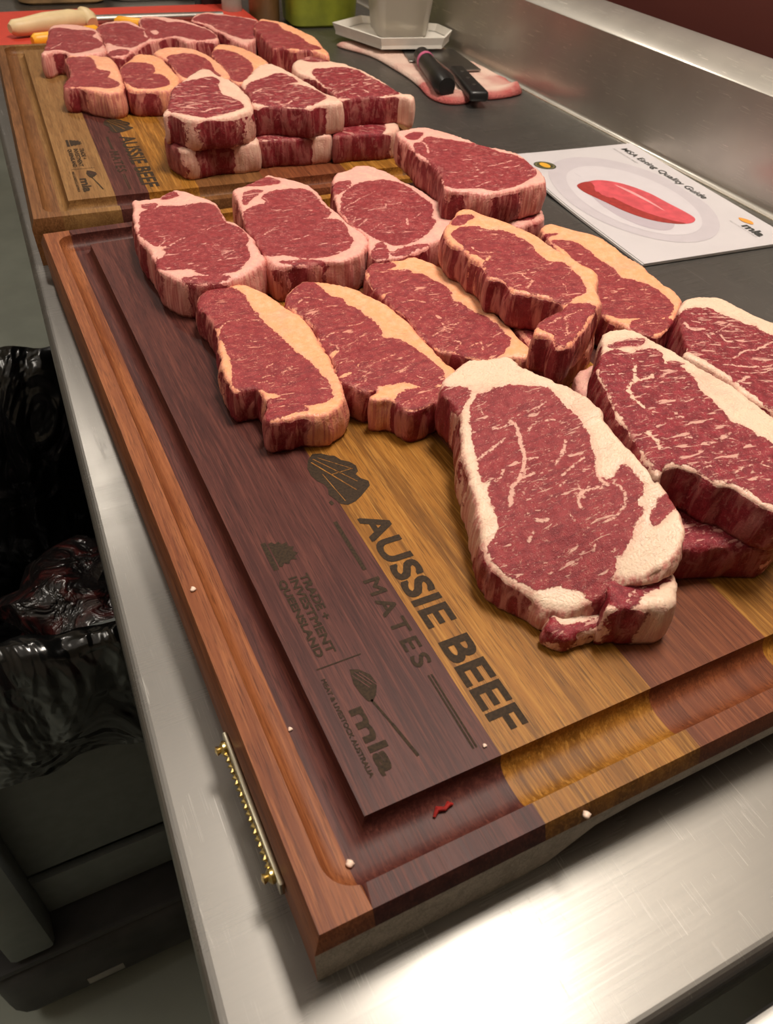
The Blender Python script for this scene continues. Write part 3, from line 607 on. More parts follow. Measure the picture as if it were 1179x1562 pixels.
  'S9': {"o":[[371.8,417.8],[381.3,422.0],[389.3,414.6],[397.3,401.2],[406.4,387.6],[407.5,370.0],[407.0,350.9],[408.1,334.5],[405.3,317.5],[403.2,303.4],[402.3,289.4],[400.3,278.5],[390.3,268.7],[376.7,258.7],[364.6,250.7],[351.9,243.4],[344.0,244.5],[340.2,252.0],[336.4,259.6],[333.7,269.0],[331.1,278.5],[336.8,296.0],[341.5,312.5],[349.6,343.4],[358.7,371.4],[364.4,391.4],[366.6,404.9]],"l":[[[366.3,392.1],[378.4,389.1],[382.6,379.1],[382.4,365.4],[382.3,346.7],[382.1,333.8],[377.7,320.4],[382.8,317.3],[387.4,309.4],[389.7,298.9],[388.9,285.1],[386.2,272.5],[375.6,263.4],[363.2,264.3],[349.0,269.0],[339.5,273.1],[335.6,277.8],[333.3,286.3],[342.2,303.0],[349.8,323.6],[359.8,349.9],[366.6,376.6]],[[339.5,260.4],[348.6,265.3],[361.9,262.7],[373.3,257.8],[363.6,251.1],[345.2,246.0],[340.4,252.3]],[[366.6,404.9],[376.6,402.7],[366.5,400.6]]],"f":[],"v":[[[[366.0,327.3],[379.6,327.2]],0.47],[[[367.5,316.9],[378.3,320.2]],0.43],[[[364.1,307.4],[370.7,307.3]],0.67],[[[350.0,279.8],[363.5,283.5]],0.52],[[[376.1,292.4],[386.6,300.1]],0.43],[[[338.0,256.9],[352.7,259.5],[366.7,256.2]],0.46]],"z":[0.026,0,0],"t":0.025,"warm":1},
  'S10': {"o":[[171.7,229.4],[176.8,235.2],[186.9,237.6],[194.4,240.3],[204.8,234.3],[215.7,229.0],[217.2,215.4],[222.5,202.1],[228.3,187.3],[231.9,172.9],[231.6,163.0],[228.1,151.6],[226.6,136.8],[226.3,121.9],[224.8,106.1],[223.5,95.5],[221.1,86.0],[217.2,78.0],[211.3,71.6],[203.2,67.4],[194.5,66.2],[186.4,67.4],[181.5,71.0],[179.1,75.2],[174.2,72.2],[167.9,72.6],[163.6,72.8],[158.2,73.7],[152.1,76.4],[147.2,80.0],[144.3,84.6],[143.1,89.6],[137.1,97.9],[133.4,108.8],[134.7,118.5],[138.6,129.8],[143.7,141.7],[148.4,157.4],[152.6,169.5],[158.7,183.6],[167.0,200.0],[169.4,212.9],[168.2,221.2]],"l":[[[178.8,206.1],[189.9,208.7],[201.2,205.2],[214.5,195.6],[217.1,190.8],[217.0,179.1],[217.0,165.0],[215.0,152.7],[210.7,142.6],[208.9,136.2],[203.7,129.9],[202.6,123.4],[208.0,118.6],[216.2,123.9],[216.7,113.9],[214.4,106.2],[206.6,100.3],[208.0,97.1],[198.4,91.3],[190.9,85.0],[182.8,82.2],[178.1,77.1],[172.1,77.0],[166.9,78.1],[165.2,80.3],[159.5,86.2],[147.7,90.5],[141.9,97.5],[136.6,105.8],[135.6,112.8],[136.3,116.8],[144.3,120.8],[149.3,127.5],[152.8,142.6],[157.8,151.1],[155.1,154.1],[160.0,167.0],[167.2,185.8]],[[170.5,227.2],[180.8,219.8],[181.0,215.0],[168.6,204.6],[168.0,213.8]],[[165.4,75.7],[171.4,75.8],[177.3,75.9],[173.3,73.1],[168.0,72.8]],[[213.4,93.5],[223.5,97.7],[221.2,90.4],[214.5,88.3],[206.9,87.2]]],"f":[],"v":[[[[187.5,182.8],[188.4,176.6],[183.8,166.3],[180.0,155.9],[173.3,148.0],[165.0,141.6],[157.3,133.1]],1.08],[[[158.7,167.8],[169.4,170.9],[180.4,174.0]],0.78],[[[176.8,183.3],[186.3,180.8]],0.54],[[[190.8,143.6],[198.5,148.4],[203.3,154.2]],0.76],[[[188.8,135.2],[198.7,138.2],[204.7,139.1]],0.61],[[[209.6,135.8],[203.8,125.0],[203.9,117.9]],0.98],[[[199.3,118.7],[192.4,121.1],[186.9,118.1],[185.8,112.6]],0.74],[[[207.4,115.5],[206.5,107.0],[199.0,101.3],[190.1,100.4]],0.74],[[[191.7,171.6],[200.4,173.8]],0.54],[[[199.1,174.7],[207.4,170.2]],0.54],[[[164.7,118.9],[168.5,116.9]],1.04],[[[155.3,111.3],[159.7,114.0]],0.75],[[[171.8,144.1],[177.7,143.8]],0.74],[[[179.5,153.7],[185.6,152.1]],0.65],[[[198.4,180.8],[211.2,184.6]],0.4],[[[180.2,205.2],[178.2,192.1]],0.28],[[[150.2,135.4],[149.7,144.6]],0.52],[[[190.3,118.1],[192.1,125.9]],0.61],[[[183.9,129.1],[190.7,131.5]],0.49],[[[159.0,150.3],[162.5,150.3],[166.9,154.7]],0.81],[[[178.0,91.5],[182.1,95.6]],0.58],[[[179.6,114.7],[179.3,109.0]],0.37]],"z":[-0.005000000000000001,0.22,0.03],"droop":[[148,72,34,15.0]],"t":0.029,"warm":-0.3},
  'S10b': {"o":[[165.2,63.0],[169.7,66.4],[175.2,77.2],[182.2,91.6],[197.5,106.1],[212.3,106.3],[217.0,92.6],[209.3,71.5],[206.8,64.5],[201.5,56.7],[197.4,53.1],[193.2,51.7],[187.7,54.4],[179.2,56.9],[173.4,60.3]],"l":[[[170.9,68.0],[179.4,77.6],[186.7,89.6],[205.3,97.6],[207.8,81.7],[206.4,70.4],[202.8,65.1],[196.3,64.6],[190.0,62.9],[185.1,62.9],[178.3,59.4],[171.0,62.1]]],"f":[],"v":[[[[178.7,64.6],[189.2,65.5],[194.2,63.3]],0.52],[[[176.1,62.5],[181.5,65.5]],0.61]],"z":[0.027,0,0],"t":0.027,"warm":-0.3,"dark":1},
  'S11': {"o":[[276.5,221.0],[283.8,226.4],[292.3,227.3],[299.2,224.6],[303.5,215.5],[306.1,200.1],[309.9,186.7],[311.6,171.6],[314.5,155.7],[315.0,143.1],[314.5,131.4],[313.9,120.0],[313.8,105.8],[310.0,92.2],[299.4,79.4],[280.8,65.7],[266.4,61.7],[257.8,66.0],[255.2,72.5],[253.7,78.2],[252.3,84.1],[246.4,89.2],[244.3,94.6],[241.3,103.1],[236.9,108.7],[230.0,109.7],[222.7,106.2],[223.6,111.3],[225.5,117.4],[227.7,126.5],[230.5,136.5],[233.6,144.4],[235.0,153.2],[239.8,163.5],[245.2,174.9],[247.9,184.4],[251.8,191.9],[258.8,200.3],[270.3,211.3]],"l":[[[274.4,212.6],[289.3,213.9],[299.0,210.1],[293.9,207.0],[280.7,209.5]],[[265.2,205.4],[275.3,207.3],[281.1,199.1],[287.3,200.6],[295.9,200.2],[298.5,194.2],[292.9,184.8],[289.3,176.9],[296.7,183.3],[303.9,181.4],[299.8,178.2],[298.1,167.8],[293.7,153.5],[291.6,140.7],[289.8,129.9],[287.1,124.7],[291.7,119.6],[291.9,110.2],[294.7,101.5],[296.9,88.9],[287.6,76.1],[269.5,66.6],[260.1,68.1],[257.7,74.2],[255.6,82.9],[250.0,90.6],[246.0,95.7],[242.9,105.2],[237.9,110.5],[231.7,112.0],[225.0,109.3],[227.0,115.4],[229.3,125.8],[231.5,133.8],[234.6,141.6],[237.0,150.0],[240.5,161.6],[246.5,174.4],[250.9,186.8],[257.1,197.2]]],"f":[[[238.5,136.9],[246.7,137.4],[253.5,136.1],[246.1,135.3],[242.4,132.3],[242.7,126.2],[247.0,122.9],[241.3,124.5],[238.6,122.0],[232.9,118.6],[227.9,116.4],[235.4,123.3],[237.9,129.6]],[[283.7,203.0],[286.0,202.1],[280.6,195.4],[278.3,188.7],[270.5,180.7],[271.4,176.7],[281.2,178.2],[275.7,173.2],[266.3,173.4],[259.5,170.9],[255.8,162.0],[253.9,152.8],[254.5,145.3],[250.9,149.1],[251.1,160.6],[253.0,170.0],[256.7,175.5],[265.1,179.3],[274.1,190.4]]],"v":[[[[262.7,155.0],[271.1,153.8]],0.47],[[[277.1,152.5],[284.1,152.2],[289.9,148.7]],0.53],[[[258.4,140.5],[267.4,138.8]],0.5],[[[261.1,133.0],[267.4,132.4]],0.41],[[[266.6,116.5],[274.0,115.9],[280.1,112.6]],0.41],[[[274.2,116.1],[281.2,118.5]],0.5],[[[270.5,109.8],[282.9,108.3]],0.46],[[[259.4,91.4],[265.6,94.3],[272.2,92.9]],0.57],[[[251.6,123.6],[258.0,122.0]],0.41],[[[249.0,101.2],[252.1,100.9]],0.62],[[[237.4,122.5],[242.9,118.7]],0.43],[[[255.2,187.8],[264.8,184.8]],0.55],[[[272.5,205.4],[277.0,201.7]],0.5],[[[261.1,168.5],[266.6,168.0]],0.36],[[[286.8,160.7],[292.8,159.2]],0.39],[[[281.0,125.6],[287.4,126.1]],0.41],[[[277.4,91.4],[280.1,87.5]],0.48],[[[260.3,195.9],[266.9,195.1],[273.2,190.8]],0.46]],"z":[0.052,0,0],"t":0.027,"warm":-0.3,"dark":1},
  'S11b': {"o":[[270.5,227.5],[280.3,231.8],[289.8,232.2],[299.7,215.8],[320.9,177.7],[332.0,133.6],[333.4,103.6],[319.0,86.9],[291.5,70.7],[270.3,63.9],[255.7,69.5],[243.3,74.0],[231.1,78.4],[224.3,80.3],[218.8,77.8],[221.2,84.2],[225.4,99.0],[229.8,117.6],[245.9,156.1],[258.2,192.2],[261.4,213.3]],"l":[[[273.5,212.4],[291.6,189.6],[308.8,136.5],[315.4,98.8],[294.4,78.9],[263.6,68.4],[246.0,71.0],[225.8,79.7],[225.2,88.7],[233.1,116.2],[253.0,169.7]]],"f":[],"v":[],"z":[0.0245,0,0],"t":0.0245,"dark":1,"hide":1},
  'S12': {"o":[[382.5,261.6],[390.7,266.1],[398.6,265.7],[407.9,262.1],[413.6,258.2],[417.3,249.9],[418.1,237.8],[420.1,227.2],[424.6,217.4],[431.6,202.2],[424.8,180.8],[392.9,152.2],[358.9,135.0],[345.9,135.5],[344.3,140.9],[343.4,146.1],[342.3,153.8],[341.6,164.0],[343.5,173.5],[342.5,183.0],[341.3,191.6],[339.4,200.5],[337.9,208.1],[345.8,214.3],[350.6,223.3],[356.1,231.7],[364.2,242.5],[370.1,249.8],[377.4,256.9]],"l":[[[368.9,248.7],[380.4,252.4],[388.1,251.9],[395.6,249.0],[396.6,241.2],[401.0,233.0],[402.8,224.4],[406.8,218.1],[407.0,210.3],[409.7,203.1],[416.7,188.4],[395.6,164.4],[356.1,140.9],[346.6,142.3],[346.3,153.4],[345.5,166.2],[346.4,173.6],[346.8,182.7],[345.6,191.2],[345.8,199.4],[343.2,208.8],[347.9,215.6],[352.5,225.6],[359.8,236.4]]],"f":[],"v":[[[[364.7,239.2],[363.5,230.3],[371.5,227.2]],1.1],[[[347.0,213.0],[355.6,216.2],[362.9,214.8]],0.47],[[[377.3,221.9],[386.6,224.4],[396.1,226.9]],0.61],[[[377.4,218.8],[376.4,211.7],[380.4,208.6]],0.85],[[[366.2,194.0],[379.2,197.4],[388.6,195.1],[404.2,197.8]],0.82],[[[352.2,189.3],[359.2,187.8]],0.64],[[[360.3,186.0],[366.6,182.8],[373.9,180.6]],0.97],[[[355.7,180.4],[362.4,175.7],[379.2,173.7]],0.61],[[[347.4,170.0],[357.7,173.0]],1.07],[[[368.8,222.2],[368.6,217.8]],0.73],[[[383.1,246.4],[389.1,244.1]],0.73],[[[395.0,210.4],[403.7,210.0]],0.49],[[[349.4,195.2],[355.8,194.0]],0.43],[[[371.9,239.5],[376.3,234.6]],0.7],[[[376.8,178.7],[383.2,177.5]],0.58]],"z":[0.034,0,0],"t":0.0335,"warm":-0.3,"dark":1},
  'F1': {"o":[[72.8,1049.9],[80.4,1076.1],[91.2,1122.7],[99.6,1166.7],[104.7,1179.1],[120.9,1182.4],[136.0,1178.9],[149.4,1165.5],[156.9,1146.6],[155.3,1107.4],[150.9,1070.7],[149.0,1047.0],[140.0,1031.6],[123.7,1030.0],[112.8,1026.0],[102.6,1032.6],[100.0,1050.5],[89.4,1056.1],[76.1,1043.4]],"l":[[[77.9,1064.9],[89.3,1110.5],[99.1,1153.4],[103.6,1162.4],[117.5,1162.5],[126.3,1150.4],[145.7,1145.9],[152.2,1131.0],[144.7,1116.4],[150.4,1083.2],[143.4,1063.4],[126.0,1049.8],[108.9,1044.2],[101.2,1057.8],[89.0,1062.1]]],"f":[],"v":[[[[85.7,1068.8],[104.5,1094.4]],0.93],[[[115.2,1079.5],[132.4,1100.1]],0.7]],"z":[0.027,0,0],"t":0.027},
  'F2': {"o":[[160.1,1163.0],[177.9,1187.2],[195.1,1190.6],[209.4,1180.2],[218.1,1146.3],[221.1,1124.9],[221.0,1108.1],[212.9,1081.9],[201.6,1064.4],[188.0,1046.2],[174.8,1028.6],[162.1,1011.6],[148.8,1017.9],[147.8,1035.5],[152.3,1070.3],[156.5,1113.5],[158.4,1146.3]],"l":[[[160.7,1158.1],[178.9,1176.3],[197.7,1172.0],[210.3,1148.1],[217.2,1125.8],[211.8,1110.3],[214.9,1096.3],[197.9,1068.4],[180.0,1051.2],[167.1,1061.8],[160.7,1074.4],[155.0,1082.0],[159.9,1122.6]],[[146.9,1029.9],[163.1,1043.4],[173.3,1034.9],[161.9,1017.4],[149.4,1020.6]]],"f":[],"v":[[[[159.7,1106.3],[174.3,1109.3]],0.73],[[[157.8,1075.1],[171.8,1090.6]],0.61]],"z":[0.027,0,0],"t":0.027},
  'F3': {"o":[[225.3,1198.3],[239.9,1209.5],[258.3,1203.6],[272.8,1183.2],[288.7,1160.8],[299.0,1135.5],[303.6,1107.5],[301.0,1077.9],[293.0,1058.9],[269.6,1064.5],[253.9,1060.2],[245.9,1091.0],[230.2,1086.4],[215.8,1077.6],[206.3,1079.9],[213.0,1133.0]],"l":[[[225.2,1184.3],[240.7,1194.9],[253.6,1185.5],[256.8,1172.6],[270.6,1166.7],[287.9,1142.6],[297.3,1115.2],[298.2,1082.8],[291.4,1067.6],[266.8,1069.3],[246.9,1095.0],[226.8,1088.9],[213.9,1094.5],[218.9,1140.4]]],"f":[[[221.8,1126.6],[232.7,1128.4],[232.5,1111.2],[222.7,1105.0]]],"v":[],"z":[0.027,0,0],"t":0.027},
  'F4': {"o":[[295.0,1183.1],[311.5,1208.8],[330.8,1211.7],[344.8,1196.7],[359.3,1183.7],[376.4,1165.2],[382.6,1149.4],[366.6,1115.5],[351.1,1065.9],[332.4,1036.9],[322.0,1031.3],[315.1,1061.8],[312.5,1101.1],[307.4,1120.0],[304.9,1147.9],[294.9,1166.9]],"l":[[[297.4,1179.7],[318.8,1202.3],[339.7,1187.9],[360.6,1173.6],[374.6,1153.1],[374.3,1132.3],[351.9,1074.4],[335.0,1057.0],[324.2,1076.6],[314.3,1113.9],[310.6,1144.8],[299.1,1166.0]]],"f":[],"v":[],"z":[0.027,0,0],"t":0.027},
  'F5': {"o":[[353.5,1083.7],[372.2,1111.5],[384.8,1108.7],[396.9,1092.1],[404.0,1063.2],[407.8,1027.3],[409.4,993.4],[403.2,962.7],[399.5,932.6],[390.9,918.4],[382.5,948.4],[361.6,953.6],[350.9,969.4],[340.4,968.9],[343.3,999.7],[347.0,1040.0]],"l":[[[354.4,1083.5],[373.3,1101.9],[386.0,1087.2],[383.5,1050.3],[389.6,1014.7],[389.6,981.9],[396.8,952.5],[377.6,951.9],[360.5,961.6],[349.8,972.0],[341.4,971.7],[346.6,1020.8]]],"f":[],"v":[],"z":[0.036,0,0],"t":0.036,"warm":1},
  'F6': {"o":[[74.0,913.1],[87.9,948.3],[93.5,988.1],[94.0,1015.2],[102.1,1029.9],[116.3,1029.1],[127.8,1029.0],[137.7,1020.7],[146.5,1007.1],[146.6,974.0],[142.0,933.4],[136.4,895.6],[129.6,874.0],[115.3,871.2],[106.8,880.5],[97.0,890.2],[90.5,903.8],[81.5,904.0]],"l":[[[74.5,912.0],[87.1,943.5],[95.5,987.6],[96.6,1014.5],[106.8,1024.1],[120.9,1023.3],[122.9,996.6],[120.9,964.9],[132.0,951.5],[126.1,932.8],[131.7,911.4],[131.3,897.0],[121.4,887.9],[104.9,897.3],[93.4,905.3],[82.0,907.1]]],"f":[],"v":[[[[95.2,966.7],[110.6,983.6]],0.54],[[[105.8,943.4],[119.9,960.0]],0.54]],"z":[0.027,0,0],"t":0.027,"warm":0.8},
  'F7': {"o":[[145.4,958.4],[159.5,987.0],[177.9,1016.1],[187.0,1016.7],[196.3,1011.4],[203.5,992.3],[203.7,948.0],[201.4,901.9],[190.0,875.6],[174.5,863.5],[159.4,867.8],[144.4,872.1],[138.0,887.9],[141.5,918.5]],"l":[[[146.2,955.5],[162.4,980.7],[172.6,980.8],[184.4,969.4],[182.2,943.2],[176.5,931.7],[186.7,921.2],[185.9,891.4],[175.4,877.4],[160.8,873.5],[146.7,882.2],[143.0,907.2],[144.3,932.8]]],"f":[],"v":[[[[151.1,930.9],[165.2,937.4]],0.53],[[[161.0,908.1],[173.7,914.6]],0.53]],"z":[0.027,0,0],"t":0.027,"warm":1},
  'F8': {"o":[[200.2,1015.2],[212.6,1033.3],[230.6,1034.2],[250.1,1025.4],[260.7,999.8],[265.0,961.8],[263.5,920.3],[258.1,891.8],[238.1,881.3],[219.6,892.8],[202.9,897.4],[206.0,942.6],[208.5,980.2]],"l":[[[212.6,995.8],[233.0,1006.8],[247.6,995.6],[254.1,964.7],[249.6,930.8],[247.0,898.1],[221.4,898.7],[207.8,908.9],[209.4,955.3]]],"f":[],"v":[],"z":[0.027,0,0],"t":0.027,"warm":0.8},
  'F9': {"o":[[268.1,997.9],[284.8,1032.5],[297.5,1033.3],[310.6,1022.1],[319.3,992.5],[322.8,961.4],[321.6,938.3],[305.2,922.8],[285.4,894.1],[266.7,866.9],[257.0,882.4],[261.5,914.0],[266.0,965.2]],"l":[[[270.0,997.4],[283.7,1009.2],[296.1,990.7],[300.0,959.9],[296.1,925.3],[281.9,895.1],[268.7,872.7],[258.9,888.3],[265.7,933.4]]],"f":[],"v":[],"z":[0.027,0,0],"t":0.027,"warm":1},
  'F10': {"o":[[133.9,698.2],[142.7,716.1],[153.1,745.3],[163.2,772.8],[178.7,792.3],[195.0,812.7],[205.6,824.8],[216.3,824.1],[218.0,802.2],[223.2,788.2],[226.8,762.7],[225.8,731.8],[222.4,706.8],[216.7,687.1],[208.8,678.4],[194.8,672.4],[181.4,670.4],[167.3,672.4],[154.8,672.6],[147.3,682.5],[141.0,697.7]],"l":[[[153.6,745.2],[165.7,774.0],[181.4,785.5],[194.8,787.8],[208.5,794.3],[212.1,783.0],[204.1,757.3],[200.6,731.6],[206.7,722.4],[209.5,707.0],[209.2,692.8],[201.1,684.8],[184.3,679.6],[168.4,676.1],[158.1,684.1],[149.3,693.5],[142.1,707.6]]],"f":[],"v":[[[[184.1,778.7],[195.9,791.6],[211.2,795.6]],0.67],[[[170.0,692.4],[181.3,697.6],[189.2,695.3]],1.34],[[[171.9,739.9],[191.4,745.5]],0.58],[[[143.9,708.8],[159.3,718.2],[172.2,714.4]],0.5],[[[202.7,814.8],[212.8,816.4]],1.28]],"z":[0.055,0,0],"t":0.028,"warm":-0.2,"dark":1},
  'F10b': {"o":[[135.8,713.0],[149.0,746.7],[166.3,777.4],[190.5,800.6],[212.7,794.1],[223.5,752.6],[223.1,709.8],[220.9,690.0],[216.7,676.5],[211.4,675.9],[193.6,675.8],[172.3,677.8],[154.1,674.3],[144.4,677.5],[138.2,693.6]],"l":[[[136.3,712.8],[160.8,757.2],[186.6,778.8],[201.9,759.2],[194.2,698.5],[183.4,678.4],[162.6,677.8],[154.5,675.7],[148.5,680.8],[138.5,695.0]]],"f":[[[145.2,678.7],[151.1,686.2],[156.1,681.5],[156.3,674.5]]],"v":[],"z":[0.0275,0,0],"t":0.0275,"warm":-0.2,"dark":1,"hide":1},
  'F11': {"o":[[234.9,772.5],[250.5,794.5],[266.6,819.6],[282.6,832.4],[290.9,823.3],[295.7,795.2],[299.2,755.8],[302.5,718.6],[308.4,693.9],[306.5,678.8],[292.8,678.4],[278.0,676.8],[269.3,672.4],[252.3,681.8],[235.7,692.0],[220.9,694.3],[226.3,717.8],[230.3,751.0]],"l":[[[230.6,743.9],[243.3,768.3],[261.6,778.8],[281.4,792.5],[289.0,777.6],[288.1,755.8],[270.4,752.8],[285.4,744.4],[294.9,726.7],[297.7,702.7],[288.2,688.6],[267.7,677.2],[250.1,685.1],[231.9,695.8],[224.8,704.4]]],"f":[],"v":[[[[229.5,728.1],[244.5,741.1]],1.34],[[[252.3,690.9],[271.6,704.6]],0.94],[[[287.0,753.1],[270.6,748.6]],0.85]],"z":[0.055,0,0],"t":0.028,"warm":-0.2,"dark":1},
  'F11b': {"o":[[219.0,693.3],[232.0,725.6],[254.2,757.6],[281.6,761.0],[304.6,742.4],[301.4,698.8],[293.3,677.6],[276.9,675.0],[256.2,676.5],[237.2,681.5],[222.0,682.3]],"l":[[[220.6,695.3],[248.7,742.4],[275.6,745.4],[280.5,710.7],[267.4,678.0],[250.3,679.4],[234.4,683.4],[222.8,684.6]]],"f":[],"v":[],"z":[0.0275,0,0],"t":0.0275,"warm":-0.2,"dark":1,"hide":1},
  'F12': {"o":[[306.2,812.4],[315.3,830.8],[335.7,846.9],[348.7,843.6],[357.1,819.9],[367.0,796.3],[374.0,767.4],[378.0,733.9],[379.1,696.7],[387.3,682.5],[379.2,668.7],[373.4,685.4],[355.5,687.7],[339.0,692.4],[312.8,691.5],[309.0,699.4],[311.4,731.0],[311.8,768.1],[303.9,791.6]],"l":[[[320.1,788.6],[341.5,792.9],[359.3,788.1],[367.7,762.5],[371.8,729.3],[377.4,697.2],[364.4,690.3],[342.6,692.0],[317.6,694.0],[310.1,701.9],[314.4,738.0]],[[327.1,840.5],[348.1,842.3],[353.9,822.1],[331.6,826.5]]],"f":[],"v":[[[[309.8,740.5],[313.6,727.4]],1.68],[[[315.1,709.2],[337.0,720.7]],0.8],[[[344.6,712.6],[346.4,700.2]],0.99]],"z":[0.055,0,0],"t":0.028,"warm":-0.2,"dark":1},
  'F12b': {"o":[[295.5,674.3],[314.2,711.2],[346.9,741.5],[367.9,735.2],[376.4,703.5],[367.1,673.0],[353.7,665.4],[335.5,666.9],[315.0,670.7],[300.1,670.3]],"l":[[[296.3,674.0],[323.1,714.1],[352.0,722.4],[359.6,697.3],[345.6,666.4],[327.4,669.5],[311.8,671.8],[300.7,671.6]]],"f":[],"v":[],"z":[0.0275,0,0],"t":0.0275,"warm":-0.2,"dark":1,"hide":1},
  'S10t': {"o":[[142.8,72.7],[148.3,77.0],[149.1,80.6],[157.2,80.0],[166.9,76.7],[172.4,72.3],[172.8,68.2],[165.5,65.5],[157.0,65.5],[148.8,65.9],[144.1,69.9]],"l":[[[142.8,72.7],[148.8,77.8],[148.4,80.9],[150.9,80.8],[148.5,75.0],[150.6,70.8],[161.7,67.3],[172.5,68.3],[165.5,65.5],[157.0,65.5],[148.8,65.9],[144.1,69.9]]],"f":[],"v":[],"z":[0.013,0,0],"t":0.0125,"warm":-0.3,"dark":1},
}

def smooth_poly(p, per=5): return catmull(p, per)

def build_steak(key, label, group, into=None):
    d = STEAKS[key]
    idn = list(STEAKS).index(key)
    far = key[0] == 'F'
    step = 2.6 if far else (1.5 if key in ('S10', 'S11', 'S12') else 1.8)
    if d.get('hide'): step = 3.0
    z0, gx, gy = d['z']
    out = resample(smooth_poly(d['o'], 6), step)
    # uneven knife-cut outline
    seg = np.roll(out, -1, 0) - np.roll(out, 1, 0)
    nrm = np.c_[seg[:, 1], -seg[:, 0]]; nrm /= np.linalg.norm(nrm, axis=1)[:, None] + 1e-9
    area = 0.5 * np.sum(out[:, 0] * np.roll(out[:, 1], -1) - np.roll(out[:, 0], -1) * out[:, 1])
    if area < 0: nrm = -nrm
    out = out + nrm * (vnoise(out[:, 0] * .16, out[:, 1] * .16, idn) * .7 + vnoise(out[:, 0] * .42, out[:, 1] * .42, 200 + idn) * .5)[:, None]
    cen = out.mean(0)
    q = out - cen
    ev, evec = np.linalg.eigh(q.T @ q)
    ax = evec[:, 1]; ang = math.atan2(ax[1], ax[0])
    # interior points on a hex grid
    lo, hi = out.min(0), out.max(0)
    ys = np.arange(lo[1], hi[1], step * .866); g = []
    for r, y in enumerate(ys):
        xs = np.arange(lo[0] + (r % 2) * step / 2, hi[0], step); g.append(np.c_[xs, np.full(len(xs), y)])
    g = np.vstack(g); g = g + rng.uniform(-.22, .22, g.shape) * step
    g = g[sdist(g, out) > step * .7]
    # rings close to the rim so that the rounding is smooth
    pts = np.vstack([out, g]); n = len(out)
    S = .1
    V, E, F, *_ = delaunay_2d_cdt([Vector((a * S, b * S)) for a, b in pts], [(i, (i + 1) % n) for i in range(n)], [], 1, 1e-6)
    P = np.array([(v.x / S, v.y / S) for v in V])
    F = [list(f) for f in F]
    dist = np.maximum(sdist(P, out), 0)
    def zone(Q):
        fd = np.full(len(Q), -1e3)
        for l in d['l']: fd = np.maximum(fd, sdist(Q, smooth_poly(l, 4)))
        for f in d['f']: fd = np.minimum(fd, -sdist(Q, smooth_poly(f, 4)))
        return np.clip(fd + (1.6 if far else 1.1), -30, 30)
    def veins(Q):
        v = np.full(len(Q), 20.0)
        Qw = Q + np.c_[vnoise(Q[:, 0] * .3, Q[:, 1] * .3, 5 + idn), vnoise(Q[:, 0] * .3, Q[:, 1] * .3, 9 + idn)] * .7
        for pl, wd in d['v']:
            c = catmull(pl, 4, False) if len(pl) > 2 else np.array(pl, float)
            v = np.minimum(v, seg_dist(Qw, c[:-1], c[1:]) - wd)
        return v
    fatd = zone(P); vn = veins(P)
    rr = 2.0
    u = np.clip(1 - dist / rr, 0, 1)
    drop = rr * .8 * (1 - np.sqrt(np.maximum(0, 1 - u ** 2)))
    th = d['t'] * 1000
    relief = vnoise(P[:, 0] * .035, P[:, 1] * .035, 20 + idn) * 1.1 + vnoise(P[:, 0] * .11, P[:, 1] * .11, 40 + idn) * .45 + vnoise(P[:, 0] * .4, P[:, 1] * .4, 60 + idn) * .06
    relief += np.clip(fatd, -4, 4) * -.06 - np.exp(-(fatd / 1.2) ** 2) * .25
    dr = np.zeros(len(P))
    for dx_, dy_, rad, dep in d.get('droop', []): dr += dep * np.exp(-(((P[:, 0] - dx_) ** 2 + (P[:, 1] - dy_) ** 2) / rad ** 2))
    zt = -dr + (z0 + gx * P[:, 0] / 1000 + gy * P[:, 1] / 1000) * 1000 - drop + relief * np.clip(dist / 3, .25, 1) * (.6 if d.get('hide') else 1)
    zt = np.maximum(zt, 3.0)
    zb = np.maximum(-dr + (z0 + gx * P[:, 0] / 1000 + gy * P[:, 1] / 1000) * 1000 - th, .25)
    if key == 'S10':
        so_ = smooth_poly(STEAKS['S10b']['o'], 6)
        zb = np.where(sdist(P, so_) > -2.5, np.minimum(np.maximum(zb, 27.9), zt - 5), zb)
    base = float(max(z0 * 1000 + gx * cen[0] + gy * cen[1] - th, 0.25)) if gx or gy else max(z0 * 1000 - th, .25)
    # boundary loop in the triangulation
    key_of = {(round(p[0], 3), round(p[1], 3)): i for i, p in enumerate(P)}
    bl = []
    tree = {}
    cnt = {}
    for f in F:
        for a, b in zip(f, f[1:] + f[:1]):
            k = (min(a, b), max(a, b)); cnt[k] = cnt.get(k, 0) + 1
    adj = {}
    for (a, b), c in cnt.items():
        if c == 1: adj.setdefault(a, []).append(b); adj.setdefault(b, []).append(a)
    start = next(iter(adj)); bl = [start]; prev = None
    while True:
        nx = [x for x in adj[bl[-1]] if x != prev]
        if not nx: break
        prev = bl[-1]; nxt = nx[0]
        if nxt == start: break
        bl.append(nxt)
        if len(bl) > 5000: break
    B = P[bl]; nb = len(B)
    sg = np.roll(B, -1, 0) - np.roll(B, 1, 0)
    ar = 0.5 * np.sum(B[:, 0] * np.roll(B[:, 1], -1) - np.roll(B[:, 0], -1) * B[:, 1])
    if ar < 0: bl = bl[::-1]; B = P[bl]; sg = np.roll(B, -1, 0) - np.roll(B, 1, 0)
    bn = np.c_[sg[:, 1], -sg[:, 0]]; bn /= np.linalg.norm(bn, axis=1)[:, None] + 1e-9
    # soften normals along the rim
    for _ in range(3): bn = bn * .5 + (np.roll(bn, 1, 0) + np.roll(bn, -1, 0)) * .25
    arc = np.r_[0, np.cumsum(np.linalg.norm(np.diff(B, axis=0), axis=1))]
    fin = zone(B - bn * (9.0 if far else 6.0)); vin = np.full(nb, 20.0)
    rows = 9
